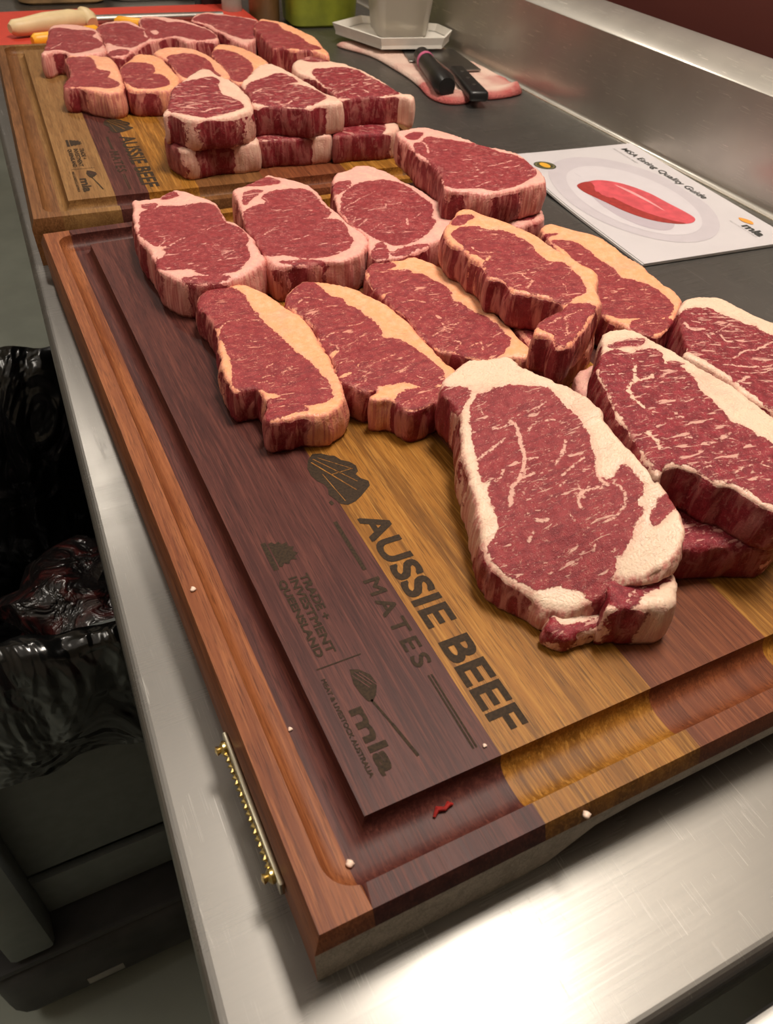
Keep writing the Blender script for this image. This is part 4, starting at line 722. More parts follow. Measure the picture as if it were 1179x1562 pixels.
    xyz = [np.c_[P, zt]]; FD = [fatd]; VN = [vn]; SD = [np.clip(1 - dist / 1.6, 0, 1) * .9]
    ztb = zt[bl]; zbb = zb[bl]
    flare = 1.6 if not d.get('hide') else 1.2
    for k in range(1, rows + 1):
        t = k / rows
        o = 1.3 * math.sin(math.pi * min(t * 1.05, 1)) + flare * t ** 1.3 * (0.7 + .5 * vnoise(arc * .05, 0 * arc, 70 + idn))
        o = o + vnoise(arc * .20, t * 1.3 + 0 * arc, 80 + idn) * 1.25 * math.sin(math.pi * min(.15 + t * .85, 1)) + vnoise(arc * .55, t * 2.5 + 0 * arc, 90 + idn) * .45
        if k == rows: o = o - 1.0
        z = ztb + (zbb - ztb) * t
        xyz.append(np.c_[B + bn * np.asarray(o)[:, None], z]); FD.append(fin + vnoise(arc * .12, t * 1.5 + 0 * arc, 33 + idn) * 2.0); VN.append(vin); SD.append(np.ones(nb))
    X = np.vstack(xyz); FD = np.concatenate(FD); VN = np.concatenate(VN); SD = np.concatenate(SD)
    faces = []
    for f in F:
        a, b, c = P[f[0]], P[f[1]], P[f[2]]
        faces.append(f if (b[0] - a[0]) * (c[1] - a[1]) - (b[1] - a[1]) * (c[0] - a[0]) > 0 else f[::-1])
    N0 = len(P); prevrow = list(bl)
    for k in range(rows):
        row = [N0 + k * nb + i for i in range(nb)]
        for i in range(nb):
            j = (i + 1) % nb
            faces.append([prevrow[j], prevrow[i], row[i], row[j]])
        prevrow = row
    faces.append(prevrow[::-1])
    # local frame: empty at the base, x along the cut's length
    if into is None:
        root = empty('beef_steak', (cen[0] / 1000, cen[1] / 1000, base / 1000), ang)
        tag(root, label, 'steak', group)
    else:
        root = into; cen = np.array([root.location.x, root.location.y]) * 1000; base = root.location.z * 1000; ang = root.rotation_euler.z
    ca, sa = math.cos(-ang), math.sin(-ang)
    Q = X - [cen[0], cen[1], base]
    Lc = np.c_[Q[:, 0] * ca - Q[:, 1] * sa, Q[:, 0] * sa + Q[:, 1] * ca, Q[:, 2]] / 1000
    whole = bpy.data.meshes.new('whole'); whole.from_pydata(Lc.tolist(), [], faces); whole.update()
    VNrm = np.array([v.normal[:] for v in whole.vertices])
    bpy.data.meshes.remove(whole)
    fm = np.array([FD[f].mean() for f in faces])
    rs = random.Random(idn)
    for nm, sel in (('lean_meat', fm > 0), ('fat_cap', fm <= 0)):
        fs = [faces[i] for i in np.where(sel)[0]]
        if not fs: continue
        idx = sorted({i for f in fs for i in f}); mp = {j: k for k, j in enumerate(idx)}
        me = bpy.data.meshes.new(nm)
        me.from_pydata(Lc[idx].tolist(), [], [[mp[i] for i in f] for f in fs]); me.update()
        for an, arr in (('fatd', FD), ('vein', VN), ('side', SD)):
            at = me.attributes.new(an, 'FLOAT', 'POINT'); at.data.foreach_set('value', arr[idx].astype(np.float32))
        me.polygons.foreach_set('use_smooth', [True] * len(me.polygons))
        me.normals_split_custom_set_from_vertices(VNrm[idx].tolist())
        o = link_mesh(nm if into is None else 'tail_flap', me, MEAT, root)
        o['warm'] = float(d.get('warm', 0)); o['dark'] = float(d.get('dark', 0)); o['seed'] = float(idn) * .37 + .1
        o['marble'] = 1.15 if d.get('dark') else (.55 if key == 'S10' else .2)
        o['membrane'] = .4 if d.get('dark') else (.9 if key == 'S10' else 1.0)
    return root

G1, G2 = 'steaks on the near cutting board', 'steaks on the far cutting board'
LAB = {
 'S1': ('thick pink-rimmed steak at the far left corner of the near board', G1),
 'S2': ('pink-rimmed steak with pointed fat tip, second from left in the near board back row', G1),
 'S3': ('rounded steak with pale fat top, third from left in the near board back row', G1),
 'S4': ('thick steak on a stack beside the white booklet, back right of the near board', G1),
 'S4b': ('steak mostly hidden under the thick steak beside the white booklet', G1),
 'S5': ('slender steak with smooth orange fat strip, left end of the middle row', G1),
 'S6': ('orange-fat steak with ragged red tail just behind the map emblem', G1),
 'S7': ('orange-fat steak in the middle row touching the back of the largest steak', G1),
 'S8': ('steak with torn membrane and folded tail, on a stack in mid board', G1),
 'S8b': ('steak lying underneath the torn steak with the folded tail', G1),
 'S9': ('orange-fat steak below the near corner of the white booklet', G1),
 'S10': ('largest front steak with broad creamy fat border and branching marbling', G1),
 'S10b': ('small steak end poking out from under the largest front steak', G1),
 'S11': ('dark red steak with wide white fat strip, on the stack right of the largest steak', G1),
 'S11b': ('lower steak of the right-hand stack, dark red end on the golden stave', G1),
 'S12': ('heavily marbled dark steak cut off by the right edge of the photo', G1),
 'F1': ('steak at the far left of the far board beside the yellow handle', G2),
 'F2': ('steak second from left in the back row of the far board', G2),
 'F3': ('steak in the middle of the back row of the far board', G2),
 'F4': ('steak fourth from left in the back row of the far board', G2),
 'F5': ('orange-fat steak nearest the green tub on the far board', G2),
 'F6': ('pink steak with broad orange end, leftmost in the middle row of the far board', G2),
 'F7': ('steak with yellow fat edge, second from left in the middle row of the far board', G2),
 'F8': ('steak behind the left front stack on the far board', G2),
 'F9': ('steak with orange fat behind the middle front stack on the far board', G2),
 'F10': ('rounded dark steak with white fat, top of the left front stack on the far board', G2),
 'F10b': ('bottom steak of the left front stack on the far board', G2),
 'F11': ('dark steak with squared white fat end, top of the middle stack on the far board', G2),
 'F11b': ('bottom steak of the middle front stack on the far board', G2),
 'F12': ('dark steak on top of the right front stack on the far board', G2),
 'F12b': ('bottom steak of the right front stack on the far board', G2),
}
STEAK_OBJ = {}
for k in STEAKS:
    if k in LAB: STEAK_OBJ[k] = build_steak(k, *LAB[k])
build_steak('S10t', None, None, STEAK_OBJ['S10'])
# ------------------------------------------------------------------ booklet by the upstand
PAPER = plain('glossy_paper', srgb(206, 200, 202), .32, scale=20, var=.02)
BK_O, BK_E1, BK_E2 = Vector((.516, .433)), Vector((.075, .997)), Vector((.997, -.075))
def sheet(s, v, h):
    p = BK_O + BK_E1 * s + BK_E2 * v
    lift = .0035 * math.exp(-((s - .22) / .06) ** 2) * max(0, 1 - v / .06)      # loose left edge
    x, z = p.x, -T + .0008 + h + lift
    e = p.x - .7235
    if e > 0:                                                                   # the far edge rides up the cove
        r = .012; a = min(e / r, 1.3); x = .7235 + r * math.sin(a); z += r * (1 - math.cos(a))
    return (x, p.y, z)
booklet = empty('booklet', (BK_O.x, BK_O.y, -T))
tag(booklet, 'white printed booklet with a steak on a plate on its cover', 'booklet')
def bk_part(name, V2, F, h, mat, parent=None):
    o = mk(name, [sheet(s, v, h) for s, v in V2], F, mat, parent or booklet, 60)
    if parent is None: rel(o, booklet)
    return o
SL, SW = .297, .189
def grid_sheet(name, h0, h1, mat, d=0.0):
    ns, nv = 24, 40; vs = []; fs = []
    for h in (h0, h1):
        for i in range(ns + 1):
            for j in range(nv + 1): vs.append(sheet(SL * i / ns + d * .3, SW * j / nv - d, h))
    m = (ns + 1) * (nv + 1)
    for i in range(ns):
        for j in range(nv):
            a = i * (nv + 1) + j; q = [a, a + 1, a + nv + 2, a + nv + 1]
            fs.append([x + m for x in q][::-1]); fs.append(q)
    ring = [j for j in range(nv)] + [i * (nv + 1) + nv for i in range(ns)] + [ns * (nv + 1) + j for j in range(nv, 0, -1)] + [i * (nv + 1) for i in range(ns, 0, -1)]
    for k in range(len(ring)): a, b = ring[k], ring[(k + 1) % len(ring)]; fs.append([a, b, b + m, a + m])
    return rel(mk(name, vs, fs, mat, booklet, 40), booklet)
grid_sheet('inner_pages', 0.0, .0022, plain('page_edges', srgb(206, 202, 200), .5), .0015)
grid_sheet('cover', .0024, .0030, PAPER)
def disc(cs, cv, rs, rv, n=48, k=0.0):
    V = [(cs, cv)]; F = []
    rings = 4
    for q in range(1, rings + 1):
        for i in range(n):
            a = 2 * math.pi * i / n
            V.append((min(max(cs + rs * q / rings * math.cos(a), .002), SL - .002), min(max(cv + rv * q / rings * math.sin(a) + k * math.cos(a) * q / rings, .002), SW - .03)))
    for i in range(n): F.append([0, 1 + i, 1 + (i + 1) % n])
    for q in range(rings - 1):
        for i in range(n):
            a = 1 + q * n + i; b = 1 + q * n + (i + 1) % n; F.append([a, a + n, b + n, b])
    return V, F
H0 = .0032
plate = bk_part('printed_plate', *disc(.148, .085, .122, .078), H0, plain('print_plate_rim', srgb(196, 188, 193), .35, var=.02))
bk_part('plate_well', *disc(.142, .083, .098, .060), H0 + .0001, plain('print_plate_well', srgb(208, 201, 205), .35, var=.02), plate)
bk_part('plate_shade', *disc(.128, .070, .070, .032), H0 + .0002, plain('print_plate_shade', srgb(188, 176, 184), .35, var=.02), plate)
def poly_part(name, pts, h, mat, parent=None):
    c = catmull(pts, 4); V, E, F, *_ = delaunay_2d_cdt([Vector((a * 100, b * 100)) for a, b in c], [(i, (i + 1) % len(c)) for i in range(len(c))], [], 1, 1e-6)
    return bk_part(name, [(v.x / 100, v.y / 100) for v in V], F, h, mat, parent)
stk = [(a, .080 + (b - .075) * 1.35) for a, b in [(.196, .060), (.188, .046), (.170, .044), (.140, .050), (.110, .056), (.085, .066), (.070, .080), (.066, .094), (.074, .103), (.090, .104), (.120, .101), (.150, .098), (.180, .088), (.196, .074)]]
ps = poly_part('printed_steak', stk, H0 + .0003, plain('print_red', srgb(206, 84, 92), .35, var=.14, scale=90))
poly_part('printed_steak_edge', [(a, .080 + (b - .075) * 1.35) for a, b in [(.196, .060), (.188, .046), (.170, .044), (.140, .050), (.110, .056), (.085, .066), (.070, .080), (.067, .090), (.080, .081), (.110, .069), (.150, .062), (.185, .062)]], H0 + .0004, plain('print_dark_red', srgb(158, 54, 50), .35, var=.15, scale=160), ps)
poly_part('printed_fat_line', [(.180, .086), (.160, .094), (.130, .098), (.100, .098), (.130, .094), (.160, .089)], H0 + .0004, plain('print_pink', srgb(232, 160, 160), .35), ps)
INK = plain('dark_ink', srgb(58, 58, 56), .5)
def bk_text(s, s0, s1, v0, v1, mat, bold=.0, name='title_text'):
    V, F = text_mesh(s, bold)
    return bk_part(name, [(s0 + p[0] * (s1 - s0), v0 + p[1] * (v1 - v0)) for p in V], F, H0 + .0003, mat)
bk_text('MSA Eating Quality Guide', .281, .118, .1600, .1725, INK, .01)
bk_text('AUSTRALIAN BEEF', .285, .232, .1535, .1560, plain('grey_ink', srgb(150, 146, 144), .5), 0, 'subtitle_text')
bk_text('mla', .046, .018, .1555, .1675, INK, .03, 'logo_text')
bk_text('MEAT & LIVESTOCK AUSTRALIA', .060, .018, .1520, .1535, plain('grey_ink_small', srgb(140, 136, 134), .5), 0, 'logo_small_text')
poly_part('logo_flame', [(.064, .168), (.058, .1735), (.050, .175), (.045, .171), (.050, .167), (.057, .165)], H0 + .0003, plain('orange_ink', srgb(222, 150, 60), .45))
bd = bk_part('round_badge', *disc(.252, .036, .0135, .0135), H0 + .0001, plain('badge_dark', srgb(64, 66, 52), .4))
bk_part('badge_ring', *disc(.252, .036, .0115, .0115), H0 + .0002, plain('badge_ring', srgb(128, 122, 84), .4), bd)
bk_part('badge_core', *disc(.252, .036, .0102, .0102), H0 + .0003, plain('badge_core', srgb(70, 66, 40), .4), bd)
bk_part('badge_centre', *disc(.252, .036, .0088, .0058), H0 + .0004, plain('badge_gold', srgb(222, 164, 52), .4), bd)

# ------------------------------------------------------------------ towel, cleaver and knife
TOWEL = NT('terry_towel')
tn = TOWEL.noise(TOWEL.obj((330, 330, 330)), 1, 2); tl = TOWEL.noise(TOWEL.obj((16, 16, 16)), 1, 2)
ed_ = TOWEL.attr('hem')
tc_ = TOWEL.mix(TOWEL.sstep(tl, .4, .65), srgb(214, 184, 168), srgb(196, 146, 134))
tc_ = TOWEL.mix(ed_, tc_, srgb(176, 88, 84))
TOWEL.P(Base_Color=tc_, Roughness=.95, Normal=TOWEL.bump(tn, .9, .002))
tw = [(.555, 1.262), (.60, 1.268), (.66, 1.25), (.715, 1.19), (.722, 1.10), (.722, 1.00), (.716, .955), (.690, .940), (.655, .936), (.628, .945), (.606, .930), (.580, .936), (.570, .968), (.582, 1.03), (.586, 1.10), (.582, 1.19)]
oc = resample(catmull(tw, 5), .006)
gg = np.array([(x, y) for x in np.arange(.55, .73, .006) for y in np.arange(.92, 1.28, .006)]); gg = gg[sdist(gg, oc) > .004]
ap = np.vstack([oc, gg])
V, E, F, *_ = delaunay_2d_cdt([Vector((a * 10, b * 10)) for a, b in ap], [(i, (i + 1) % len(oc)) for i in range(len(oc))], [], 1, 1e-6)
tp = np.array([(v.x / 10, v.y / 10) for v in V]); dd = np.maximum(sdist(tp, oc), 0)
tz = -T + .0045 + .0012 * vnoise(tp[:, 0] * 45, tp[:, 1] * 45, 3) + .009 * np.exp(-((tp[:, 1] - .955) / .012) ** 2) * (.5 + .5 * vnoise(tp[:, 0] * 55, tp[:, 1] * 20, 8)) * np.clip((tp[:, 0] - .57) * 20, 0, 1)
tz = np.where(dd < .001, -T + .0006, tz)
me = bpy.data.meshes.new('towel'); me.from_pydata([(a, b, c) for (a, b), c in zip(tp, tz)], [], [list(f) for f in F]); me.update()
at = me.attributes.new('hem', 'FLOAT', 'POINT'); at.data.foreach_set('value', np.clip(1.6 - dd / .010, 0, 1).astype(np.float32) * (tp[:, 1] < 1.02))
me.polygons.foreach_set('use_smooth', [True] * len(me.polygons))
towel = link_mesh('towel', me, TOWEL.m)
sm_ = towel.modifiers.new('thickness', 'SOLIDIFY'); sm_.thickness = .003; sm_.offset = -1 if False else 1
tag(towel, 'pale pink terry towel with red hem lying by the upstand', 'towel')
KSTEEL = plain('knife_steel', (.30, .29, .28, 1), .30, 1.0)
BLACKPL = plain('black_handle', srgb(22, 21, 21), .38, var=.1)
def oriented(parent, name, a, b, w, z, h, mat, bev=.002, w2=None):
    """slab from a to b (plan), width w"""
    a, b = Vector(a), Vector(b); d = (b - a).normalized(); n = Vector((-d.y, d.x)); w2 = w2 or w
    poly = [a + n * w / 2, b + n * w2 / 2, b - n * w2 / 2, a - n * w / 2]
    bm = bmesh.new(); vs = [bm.verts.new((p.x, p.y, z)) for p in poly]; f = bm.faces.new(vs)
    r = bmesh.ops.extrude_face_region(bm, geom=[f]); bmesh.ops.translate(bm, vec=(0, 0, h), verts=[v for v in r['geom'] if isinstance(v, bmesh.types.BMVert)])
    if bev: bmesh.ops.bevel(bm, geom=bm.edges[:], offset=bev, segments=3, affect='EDGES', profile=.5)
    bmesh.ops.recalc_face_normals(bm, faces=bm.faces)
    me = bpy.data.meshes.new(name); bm.to_mesh(me); bm.free()
    me.polygons.foreach_set('use_smooth', [True] * len(me.polygons)); me.set_sharp_from_angle(angle=.7)
    o = link_mesh(name, me, mat, parent)
    if parent: o.matrix_parent_inverse = Matrix.Translation(parent.location).inverted()
    return o
cl = empty('cleaver', (.66, 1.02, -.033)); tag(cl, 'wide-bladed cleaver with black riveted handle lying on the towel', 'knife')
oriented(cl, 'blade', (.692, 1.165), (.674, 1.046), .050, -.0325, .0025, KSTEEL, .0005)
oriented(cl, 'handle', (.648, 1.032), (.613, .905), .022, -.0325, .014, BLACKPL, .005, .028)
for t_ in (.25, .5, .75):
    rel(MB().lathe([(0, .0008), (.0028, .0006), (.003, 0)], (.648 - .035 * t_, 1.032 - .127 * t_, -.0186), 12).build('rivet', KSTEEL, cl), cl)
kn = empty('chef_knife', (.60, 1.02, -.033)); tag(kn, 'knife with round black handle and pink band on the towel', 'knife')
rel(MB().tube([(.628, 1.105, -.022), (.612, 1.05, -.022), (.598, 1.0, -.022), (.588, .962, -.0215), (.585, .948, -.022)], [.0125, .0125, .0135, .016, .012], 18).build('handle', BLACKPL, kn), kn)
rel(MB().tube([(.6205, 1.079, -.022), (.6178, 1.07, -.022)], .0132, 18).build('pink_band', plain('pink_band', srgb(196, 96, 132), .5), kn), kn)
oriented(kn, 'blade', (.630, 1.11), (.665, 1.225), .036, -.0325, .002, KSTEEL, .0005)

# ------------------------------------------------------------------ white tray with a clear tub
WHITEPL = plain('white_plastic', srgb(222, 216, 206), .45, var=.03)
tr = empty('white_tray', (.64, 1.23, -.025)); tag(tr, 'flat white plastic tray under the clear tub', 'tray')
trp = [(.592, 1.172), (.690, 1.152), (.726, 1.192), (.724, 1.235), (.625, 1.318), (.560, 1.282)]
tro = catmull(trp, 1)
rel(MB().prism([tuple(p) for p in tro], -.0265, -.0215).build('tray_base', WHITEPL, tr, 30), tr)
vs = []; fs = []
cxy = tro.mean(0); n = len(tro)
for k, (sc_, z) in enumerate(((1.0, -.0215), (1.05, -.0105), (1.02, -.0100), (.97, -.0205))):
    for p in tro: q = cxy + (p - cxy) * sc_; vs.append((min(q[0], .731), q[1], z))
for k in range(3):
    for i in range(n): fs.append([k * n + i, k * n + (i + 1) % n, (k + 1) * n + (i + 1) % n, (k + 1) * n + i])
rel(mk('tray_rim', vs, fs, WHITEPL, tr, 30), tr)
def tub(name, label, cat, c, base, top, h, rz, mat, wall=.0025, rim=True, extra=None):
    o = empty(name, c, rz); tag(o, label, cat)
    vs = []; fs = []; nseg = 5
    def rr(w_, d_, r, z):
        out = []
        for cx, cy, a0 in ((w_ / 2 - r, d_ / 2 - r, 0), (-w_ / 2 + r, d_ / 2 - r, 90), (-w_ / 2 + r, -d_ / 2 + r, 180), (w_ / 2 - r, -d_ / 2 + r, 270)):
            for k in range(nseg): a = math.radians(a0 + 90 * k / (nseg - 1)); out.append((cx + r * math.cos(a), cy + r * math.sin(a), z))
        return out
    m = nseg * 4
    L_ = [rr(base[0] * .9, base[1] * .9, base[0] * .15, 0), rr(base[0], base[1], base[0] * .16, .004), rr(top[0], top[1], top[0] * .14, h),
          rr(top[0] - 2 * wall, top[1] - 2 * wall, top[0] * .13, h), rr(base[0] - 2 * wall, base[1] - 2 * wall, base[0] * .14, .006)]
    for l in L_: vs += l
    for k in range(len(L_) - 1):
        for i in range(m): fs.append([k * m + i, k * m + (i + 1) % m, (k + 1) * m + (i + 1) % m, (k + 1) * m + i])
    fs.append(list(range(m))[::-1]); fs.append([(len(L_) - 1) * m + i for i in range(m)])
    mk('body', vs, fs, mat, o, 40)
    if rim:
        lp = rr(top[0] + .006, top[1] + .006, top[0] * .14, h)
        MB().tube([Vector(p) for p in lp + lp[:1]], .0035, 8, False).build('rim', mat, o)
    if extra: extra(o)
    return o
CLEAR = NT('clear_plastic'); CLEAR.P(Base_Color=srgb(226, 220, 210), Roughness=.28, Transmission_Weight=.75, IOR=1.2); CLEAR = CLEAR.m
tub('clear_tub', 'translucent square plastic tub standing on the white tray', 'container', (.655, 1.240, -.0212), (.082, .082), (.112, .112), .14, math.radians(-14), CLEAR)

# ------------------------------------------------------------------ containers along the back
GREEN = plain('lime_green_plastic', srgb(122, 128, 36), .45, var=.2, scale=30)
tub('green_tub', 'lime green plastic tub behind the far board', 'container', (.592, 1.432, -T), (.118, .090), (.135, .105), .17, math.radians(-6), GREEN)
BROWN = plain('brown_jar', srgb(122, 88, 54), .4, var=.2, scale=30)
def jar(name, label, cat, c, prof, mat, capm=None, capp=None):
    o = empty(name, c); tag(o, label, cat)
    MB().lathe(prof, (0, 0, 0), 28).build('body', mat, o)
    if capp: MB().lathe(capp, (0, 0, 0), 24).build('cap', capm, o)
    return o
jar('brown_jar', 'brown jar standing left of the green tub', 'jar', (.500, 1.462, -T), [(0, 0), (.024, 0), (.027, .004), (.027, .10), (.024, .115), (.018, .12), (0, .12)], BROWN, WHITEPL, [(0, .135), (.021, .135), (.021, .118), (.019, .118)])
jar('clear_bottle', 'slim clear bottle left of the brown jar', 'bottle', (.448, 1.485, -T), [(0, 0), (.016, 0), (.0175, .004), (.0175, .11), (.012, .13), (.007, .14), (.007, .16), (0, .16)], CLEAR, BLACKPL, [(0, .175), (.009, .175), (.009, .158), (.0075, .158)])
tub('food_container', 'clear shallow container of brown food at the far left back', 'container', (.190, 1.705, -T), (.150, .100), (.165, .115), .075, math.radians(-4), plain('amber_container', srgb(150, 120, 84), .35, var=.4, scale=26))
tub('white_dish', 'long white dish at the back beyond the red board', 'dish', (.365, 1.700, -T), (.185, .090), (.20, .10), .045, math.radians(-3), WHITEPL)
tub('black_caddy', 'small black caddy beside the tip of the sharpening steel', 'container', (.430, 1.560, -T), (.046, .05), (.050, .055), .09, 0.0, BLACKPL)

# red plastic board with the sharpening steel and knives
RED = plain('red_plastic_board', srgb(196, 62, 46), .5, var=.04)
rb = MB().prism([tuple(p) for p in catmull([(.028, 1.262), (.24, 1.240), (.455, 1.232), (.462, 1.250), (.470, 1.520), (.455, 1.535), (.26, 1.545), (.052, 1.548), (.042, 1.53)], 1)], -T + .0004, -T + .0145).build('red_chopping_board', RED, None, 30)
tag(rb, 'thin red plastic chopping board behind the far wooden board', 'chopping board')
RZ = -T + .0145
IVORY = plain('ivory_handle', srgb(214, 190, 146), .45, var=.05)
ss = empty('sharpening_steel', (.13, 1.39, RZ)); tag(ss, 'sharpening steel with ivory coloured handle on the red board', 'sharpening steel')
rel(MB().tube([(.066, 1.366, RZ + .014), (.072, 1.369, RZ + .014), (.086, 1.374, RZ + .0135), (.12, 1.386, RZ + .0145), (.16, 1.399, RZ + .0145), (.180, 1.405, RZ + .013), (.186, 1.407, RZ + .013)], [.006, .011, .012, .0145, .0145, .0125, .010], 18).build('handle', IVORY, ss), ss)
rel(MB().tube([(.181, 1.422, RZ + .021), (.184, 1.412, RZ + .019), (.188, 1.402, RZ + .014), (.191, 1.390, RZ + .010)], [.007, .0105, .0125, .009], 14).build('guard', IVORY, ss), ss)
rel(MB().tube([(.186, 1.405, RZ + .012), (.30, 1.412, RZ + .0095), (.41, 1.418, RZ + .0068)], [.0068, .0062, .0055], 14).build('steel_rod', plain('rod_steel', (.34, .32, .30, 1), .4, 1.0), ss), ss)
YEL = plain('yellow_handle', srgb(240, 170, 36), .42, var=.04)
def yknife(label, a, b, tip):
    o = empty('boning_knife', (a[0], a[1], RZ)); tag(o, label, 'knife', 'yellow-handled knives')
    a, b, tip = Vector(a), Vector(b), Vector(tip)
    P_ = lambda t: (a.x + (b.x - a.x) * t, a.y + (b.y - a.y) * t, RZ + .0105)
    rel(MB().tube([P_(0), P_(.05), P_(.3), P_(.7), P_(.95), P_(1)], [.006, .0095, .0088, .0098, .009, .005], 14).build('handle', YEL, o), o)
    d = (tip - b).normalized(); n_ = Vector((-d.y, d.x)) * .011
    rel(MB().prism([tuple(b + n_), tuple(tip), tuple(b - n_)], RZ + .0095, RZ + .0115).build('blade', KSTEEL, o, 0), o)
yknife('boning knife with yellow handle below the ivory-handled sharpening steel', (.088, 1.302), (.19, 1.338), (.31, 1.30))
yknife('boning knife with yellow handle beside the rod of the sharpening steel', (.226, 1.388), (.315, 1.325), (.40, 1.27))

# ------------------------------------------------------------------ neighbouring bench at the near edge
nb = MB().box((.36, -.30, -T - .022), (.80, .435, .044), .004).build('side_bench', steel('stainless_side', (.26, .25, .235, 1), .3, .1), None, 30)
tag(nb, 'pale steel bench top at the near right corner beyond a dark gap', 'bench')

# ------------------------------------------------------------------ waste bin with black liner below the bench edge
GREYBIN = plain('grey_bin_plastic', srgb(112, 118, 116), .55, var=.06)
BLACKBAG = NT('black_bin_liner')
bn1 = BLACKBAG.noise(BLACKBAG.obj((13, 13, 8)), 1, 2, .45, 2.2); bn2 = BLACKBAG.noise(BLACKBAG.obj((14, 14, 6)), 1, 2, .5, .8)
BLACKBAG.P(Base_Color=(.006, .006, .006, 1), Roughness=.2, Specular_IOR_Level=.8, Normal=BLACKBAG.bump(BLACKBAG.math('ADD', bn1, bn2), .9, .02))
BLACKBAG = BLACKBAG.m
BX0, BX1, BYA, BYB = -.40, .09, .385, .86
binr = empty('waste_bin', ((BX0 + BX1) / 2, (BYA + BYB) / 2, FLOOR_Z + .17)); tag(binr, 'grey waste bin with a folded-over black liner beside the bench', 'bin')
def bin_ring(ins, z, n=200, amp=0.0, seed=0):
    x0, x1, y0, y1 = BX0 + ins, BX1 - ins, BYA + ins, BYB - ins
    out = []; r = .045
    per = []
    for cx, cy, a0 in ((x1 - r, y1 - r, 0), (x0 + r, y1 - r, 90), (x0 + r, y0 + r, 180), (x1 - r, y0 + r, 270)):
        for k in range(8): a = math.radians(a0 + 90 * k / 7); per.append((cx + r * math.cos(a), cy + r * math.sin(a)))
    P_ = resample(np.array(per), .009)[:]
    return P_
body_rows = [(.03, FLOOR_Z + .172), (.028, -.55), (.012, -.28), (.004, -.262), (.014, -.262), (.034, -.55), (.036, FLOOR_Z + .18)]
vs = []; fs = []
base_ring = bin_ring(0, 0); nR = len(base_ring); cB = base_ring.mean(0)
for ins, z in body_rows:
    for p in base_ring:
        q = cB + (p - cB) * (1 - ins / .22); vs.append((q[0], q[1], z))
for k in range(len(body_rows) - 1):
    for i in range(nR): fs.append([k * nR + i, k * nR + (i + 1) % nR, (k + 1) * nR + (i + 1) % nR, (k + 1) * nR + i])
fs.append([i for i in range(nR)][::-1])
rel(mk('bin_body', vs, fs, GREYBIN, binr, 40), binr)
rel(MB().box((-.105, .4005, -.70), (.20, .012, .085), .004).build('lower_panel', GREYBIN, binr), binr)
rel(MB().box((-.105, .4035, -.545), (.20, .010, .20), .004).build('upper_panel', GREYBIN, binr), binr)
rel(MB().box((-.226, .376, -.555), (.052, .045, .385), .008).build('corner_post', GREYBIN, binr), binr)
# liner: inner drape, rim, outer fall with ragged hem
rows = [(.05, -.66), (.045, -.5), (.035, -.36), (.022, -.28), (.010, -.252), (-.002, -.244), (-.010, -.252), (-.014, -.275), (-.016, -.31), (-.020, -.35), (-.018, -.385), (-.014, -.405)]
vs = []; fs = []
arc = np.arange(nR) * .009
for k, (ins, z) in enumerate(rows):
    wob = vnoise(arc * 16, np.full(nR, k * .35), 5) * .010 + vnoise(arc * 45, np.full(nR, k * .5), 6) * .005
    zz = z + vnoise(arc * 22, np.full(nR, k * .3), 7) * (.006 if k < 7 else .014) + (vnoise(arc * 6, np.zeros(nR), 9) * .02 if k > 8 else 0)
    for i, p in enumerate(base_ring):
        q = cB + (p - cB) * (1 - (ins + (wob[i] if k > 0 else 0) - (.006 if k > 6 else 0)) / .22)
        vs.append((q[0], q[1], zz[i]))
for k in range(len(rows) - 1):
    for i in range(nR): fs.append([k * nR + i, k * nR + (i + 1) % nR, (k + 1) * nR + (i + 1) % nR, (k + 1) * nR + i])
fs.append(list(range(nR)))
rel(mk('bin_liner', vs, fs, BLACKBAG, binr, 180), binr)
# crumpled wrap inside
WRAP = NT('crumpled_wrap')
wn = WRAP.noise(WRAP.obj((28, 28, 28)), 1, 3, .6, 1.0)
WRAP.P(Base_Color=WRAP.mix(WRAP.sstep(wn, .5, .7), srgb(26, 22, 22), srgb(84, 36, 34)), Roughness=.22, Specular_IOR_Level=.6, Normal=WRAP.bump(wn, 1.0, .01))
def crumple(name, label, c, r, seed, squash=.6):
    bm = bmesh.new(); bmesh.ops.create_icosphere(bm, subdivisions=4, radius=1)
    rs = np.random.default_rng(seed)
    for v in bm.verts:
        n_ = v.co.normalized()
        a = vnoise(np.array([n_.x * 3 + 7]), np.array([n_.y * 3 + n_.z * 2]), seed)[0]; b = vnoise(np.array([n_.x * 8 - n_.z * 7]), np.array([n_.y * 8 + n_.z * 3]), seed + 3)[0]
        v.co = n_ * r * (1 + .22 * a + .12 * abs(b)); v.co.z *= squash
    me = bpy.data.meshes.new(name); bm.to_mesh(me); bm.free()
    me.polygons.foreach_set('use_smooth', [True] * len(me.polygons)); me.set_sharp_from_angle(angle=.5)
    o = link_mesh(name, me, WRAP.m); o.location = c; tag(o, label, 'plastic wrap'); return o
crumple('crumpled_wrap', 'larger crumpled meat-stained plastic wrap lying in the lined bin', (-.045, .575, -.43), .095, 3, .7)
crumple('crumpled_wrap', 'smaller crumpled plastic wrap at the left inside the lined bin', (-.245, .52, -.50), .075, 8, .7)
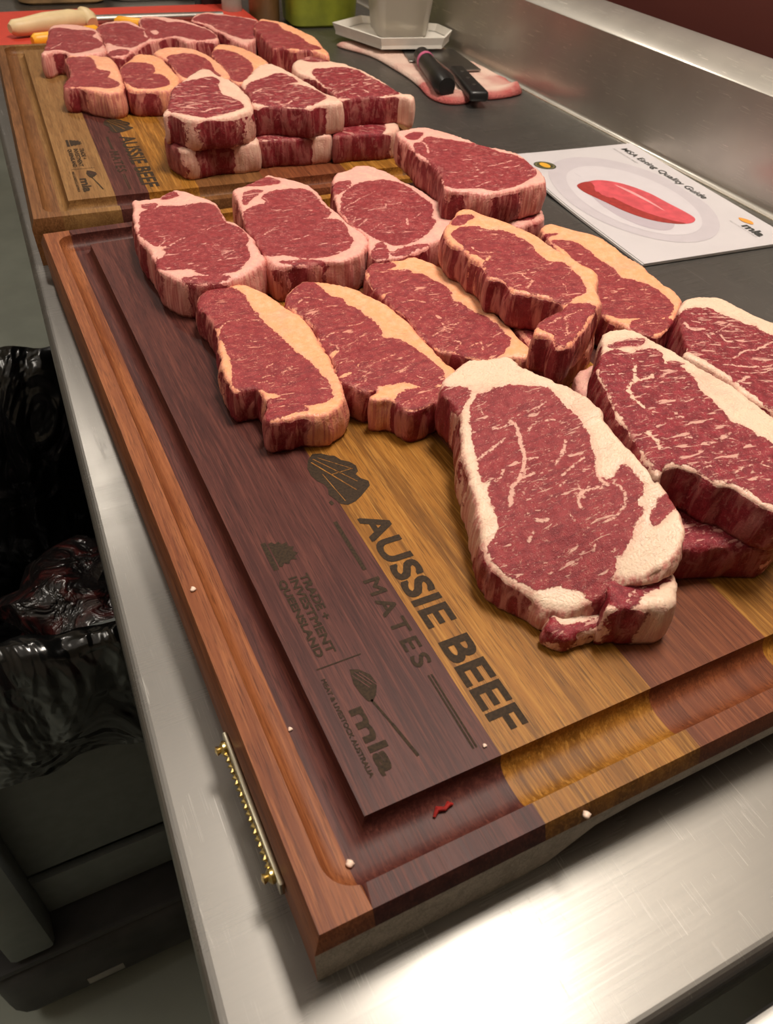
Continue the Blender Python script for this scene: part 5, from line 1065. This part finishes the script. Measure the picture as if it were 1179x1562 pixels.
# black wheeled base below the bin
BLACKTUB = plain('scuffed_black_plastic', srgb(56, 55, 55), .6, var=.4, scale=14, bump=.2)
dol = empty('bin_dolly', (-.08, .58, FLOOR_Z)); tag(dol, 'scuffed black plastic bin base with a pale sticker on the floor', 'bin base')
rel(MB().box((-.085, .60, FLOOR_Z + .095), (.40, .52, .13), .03, 0, 4).build('base_tub', BLACKTUB, dol), dol)
rel(MB().box((-.085, .60, FLOOR_Z + .160), (.39, .50, .014), .006).build('base_ledge', BLACKTUB, dol), dol)
rel(MB().box((-.165, .3392, FLOOR_Z + .070), (.045, .0016, .016), .0005).build('sticker', plain('pale_sticker', srgb(150, 148, 142), .6), dol), dol)
for x in (-.25, .08):
    for y in (.40, .80):
        rel(MB().tube([(x - .012, y, FLOOR_Z + .020), (x + .012, y, FLOOR_Z + .020)], .0195, 16).build('castor', BLACKPL, dol), dol)

# ------------------------------------------------------------------ crumbs and a scrap of meat
FATC = plain('fat_crumb', srgb(236, 206, 186), .45)
def crumb(label, c, r, mat=FATC, name='fat_crumb', sx=1.0):
    bm = bmesh.new(); bmesh.ops.create_icosphere(bm, subdivisions=2, radius=r)
    for v in bm.verts: v.co *= 1 + .25 * math.sin(v.co.x * 3100 + v.co.y * 2300); v.co.z *= .6; v.co.x *= sx
    me = bpy.data.meshes.new(name); bm.to_mesh(me); bm.free(); me.polygons.foreach_set('use_smooth', [True] * len(me.polygons))
    o = link_mesh(name, me, mat); o.location = c; return tag(o, label, 'crumb', 'fat crumbs')
crumb('white fat crumb on the left rim of the near board', (.0045, .1705, .0007), .0014)
crumb('white fat crumb on the near end of the golden stave', (.1135, -.0028, -.0030), .0016)
crumb('pale fat crumb in the near left corner of the groove', (.0215, .0215, -.0090), .0016)
crumb('tiny white crumb between the F and the double rule line', (.0905, .0385, .0006), .0009)
crumb('tiny pale crumb in the left groove beside the leaf emblem', (.0215, .085, -.0094), .0010)
sc_m = plain('red_scrap', srgb(150, 34, 30), .35, var=.25, scale=300)
sp_ = MB().tube([(.0595, .0240, -.0092), (.0620, .0262, -.0084), (.0650, .0250, -.0086), (.0672, .0262, -.0084), (.0690, .0255, -.0090)], [.0006, .0013, .0009, .0012, .0005], 8).build('meat_scrap', sc_m, None)
tag(sp_, 'thin curled red meat scrap lying in the near groove', 'meat scrap')
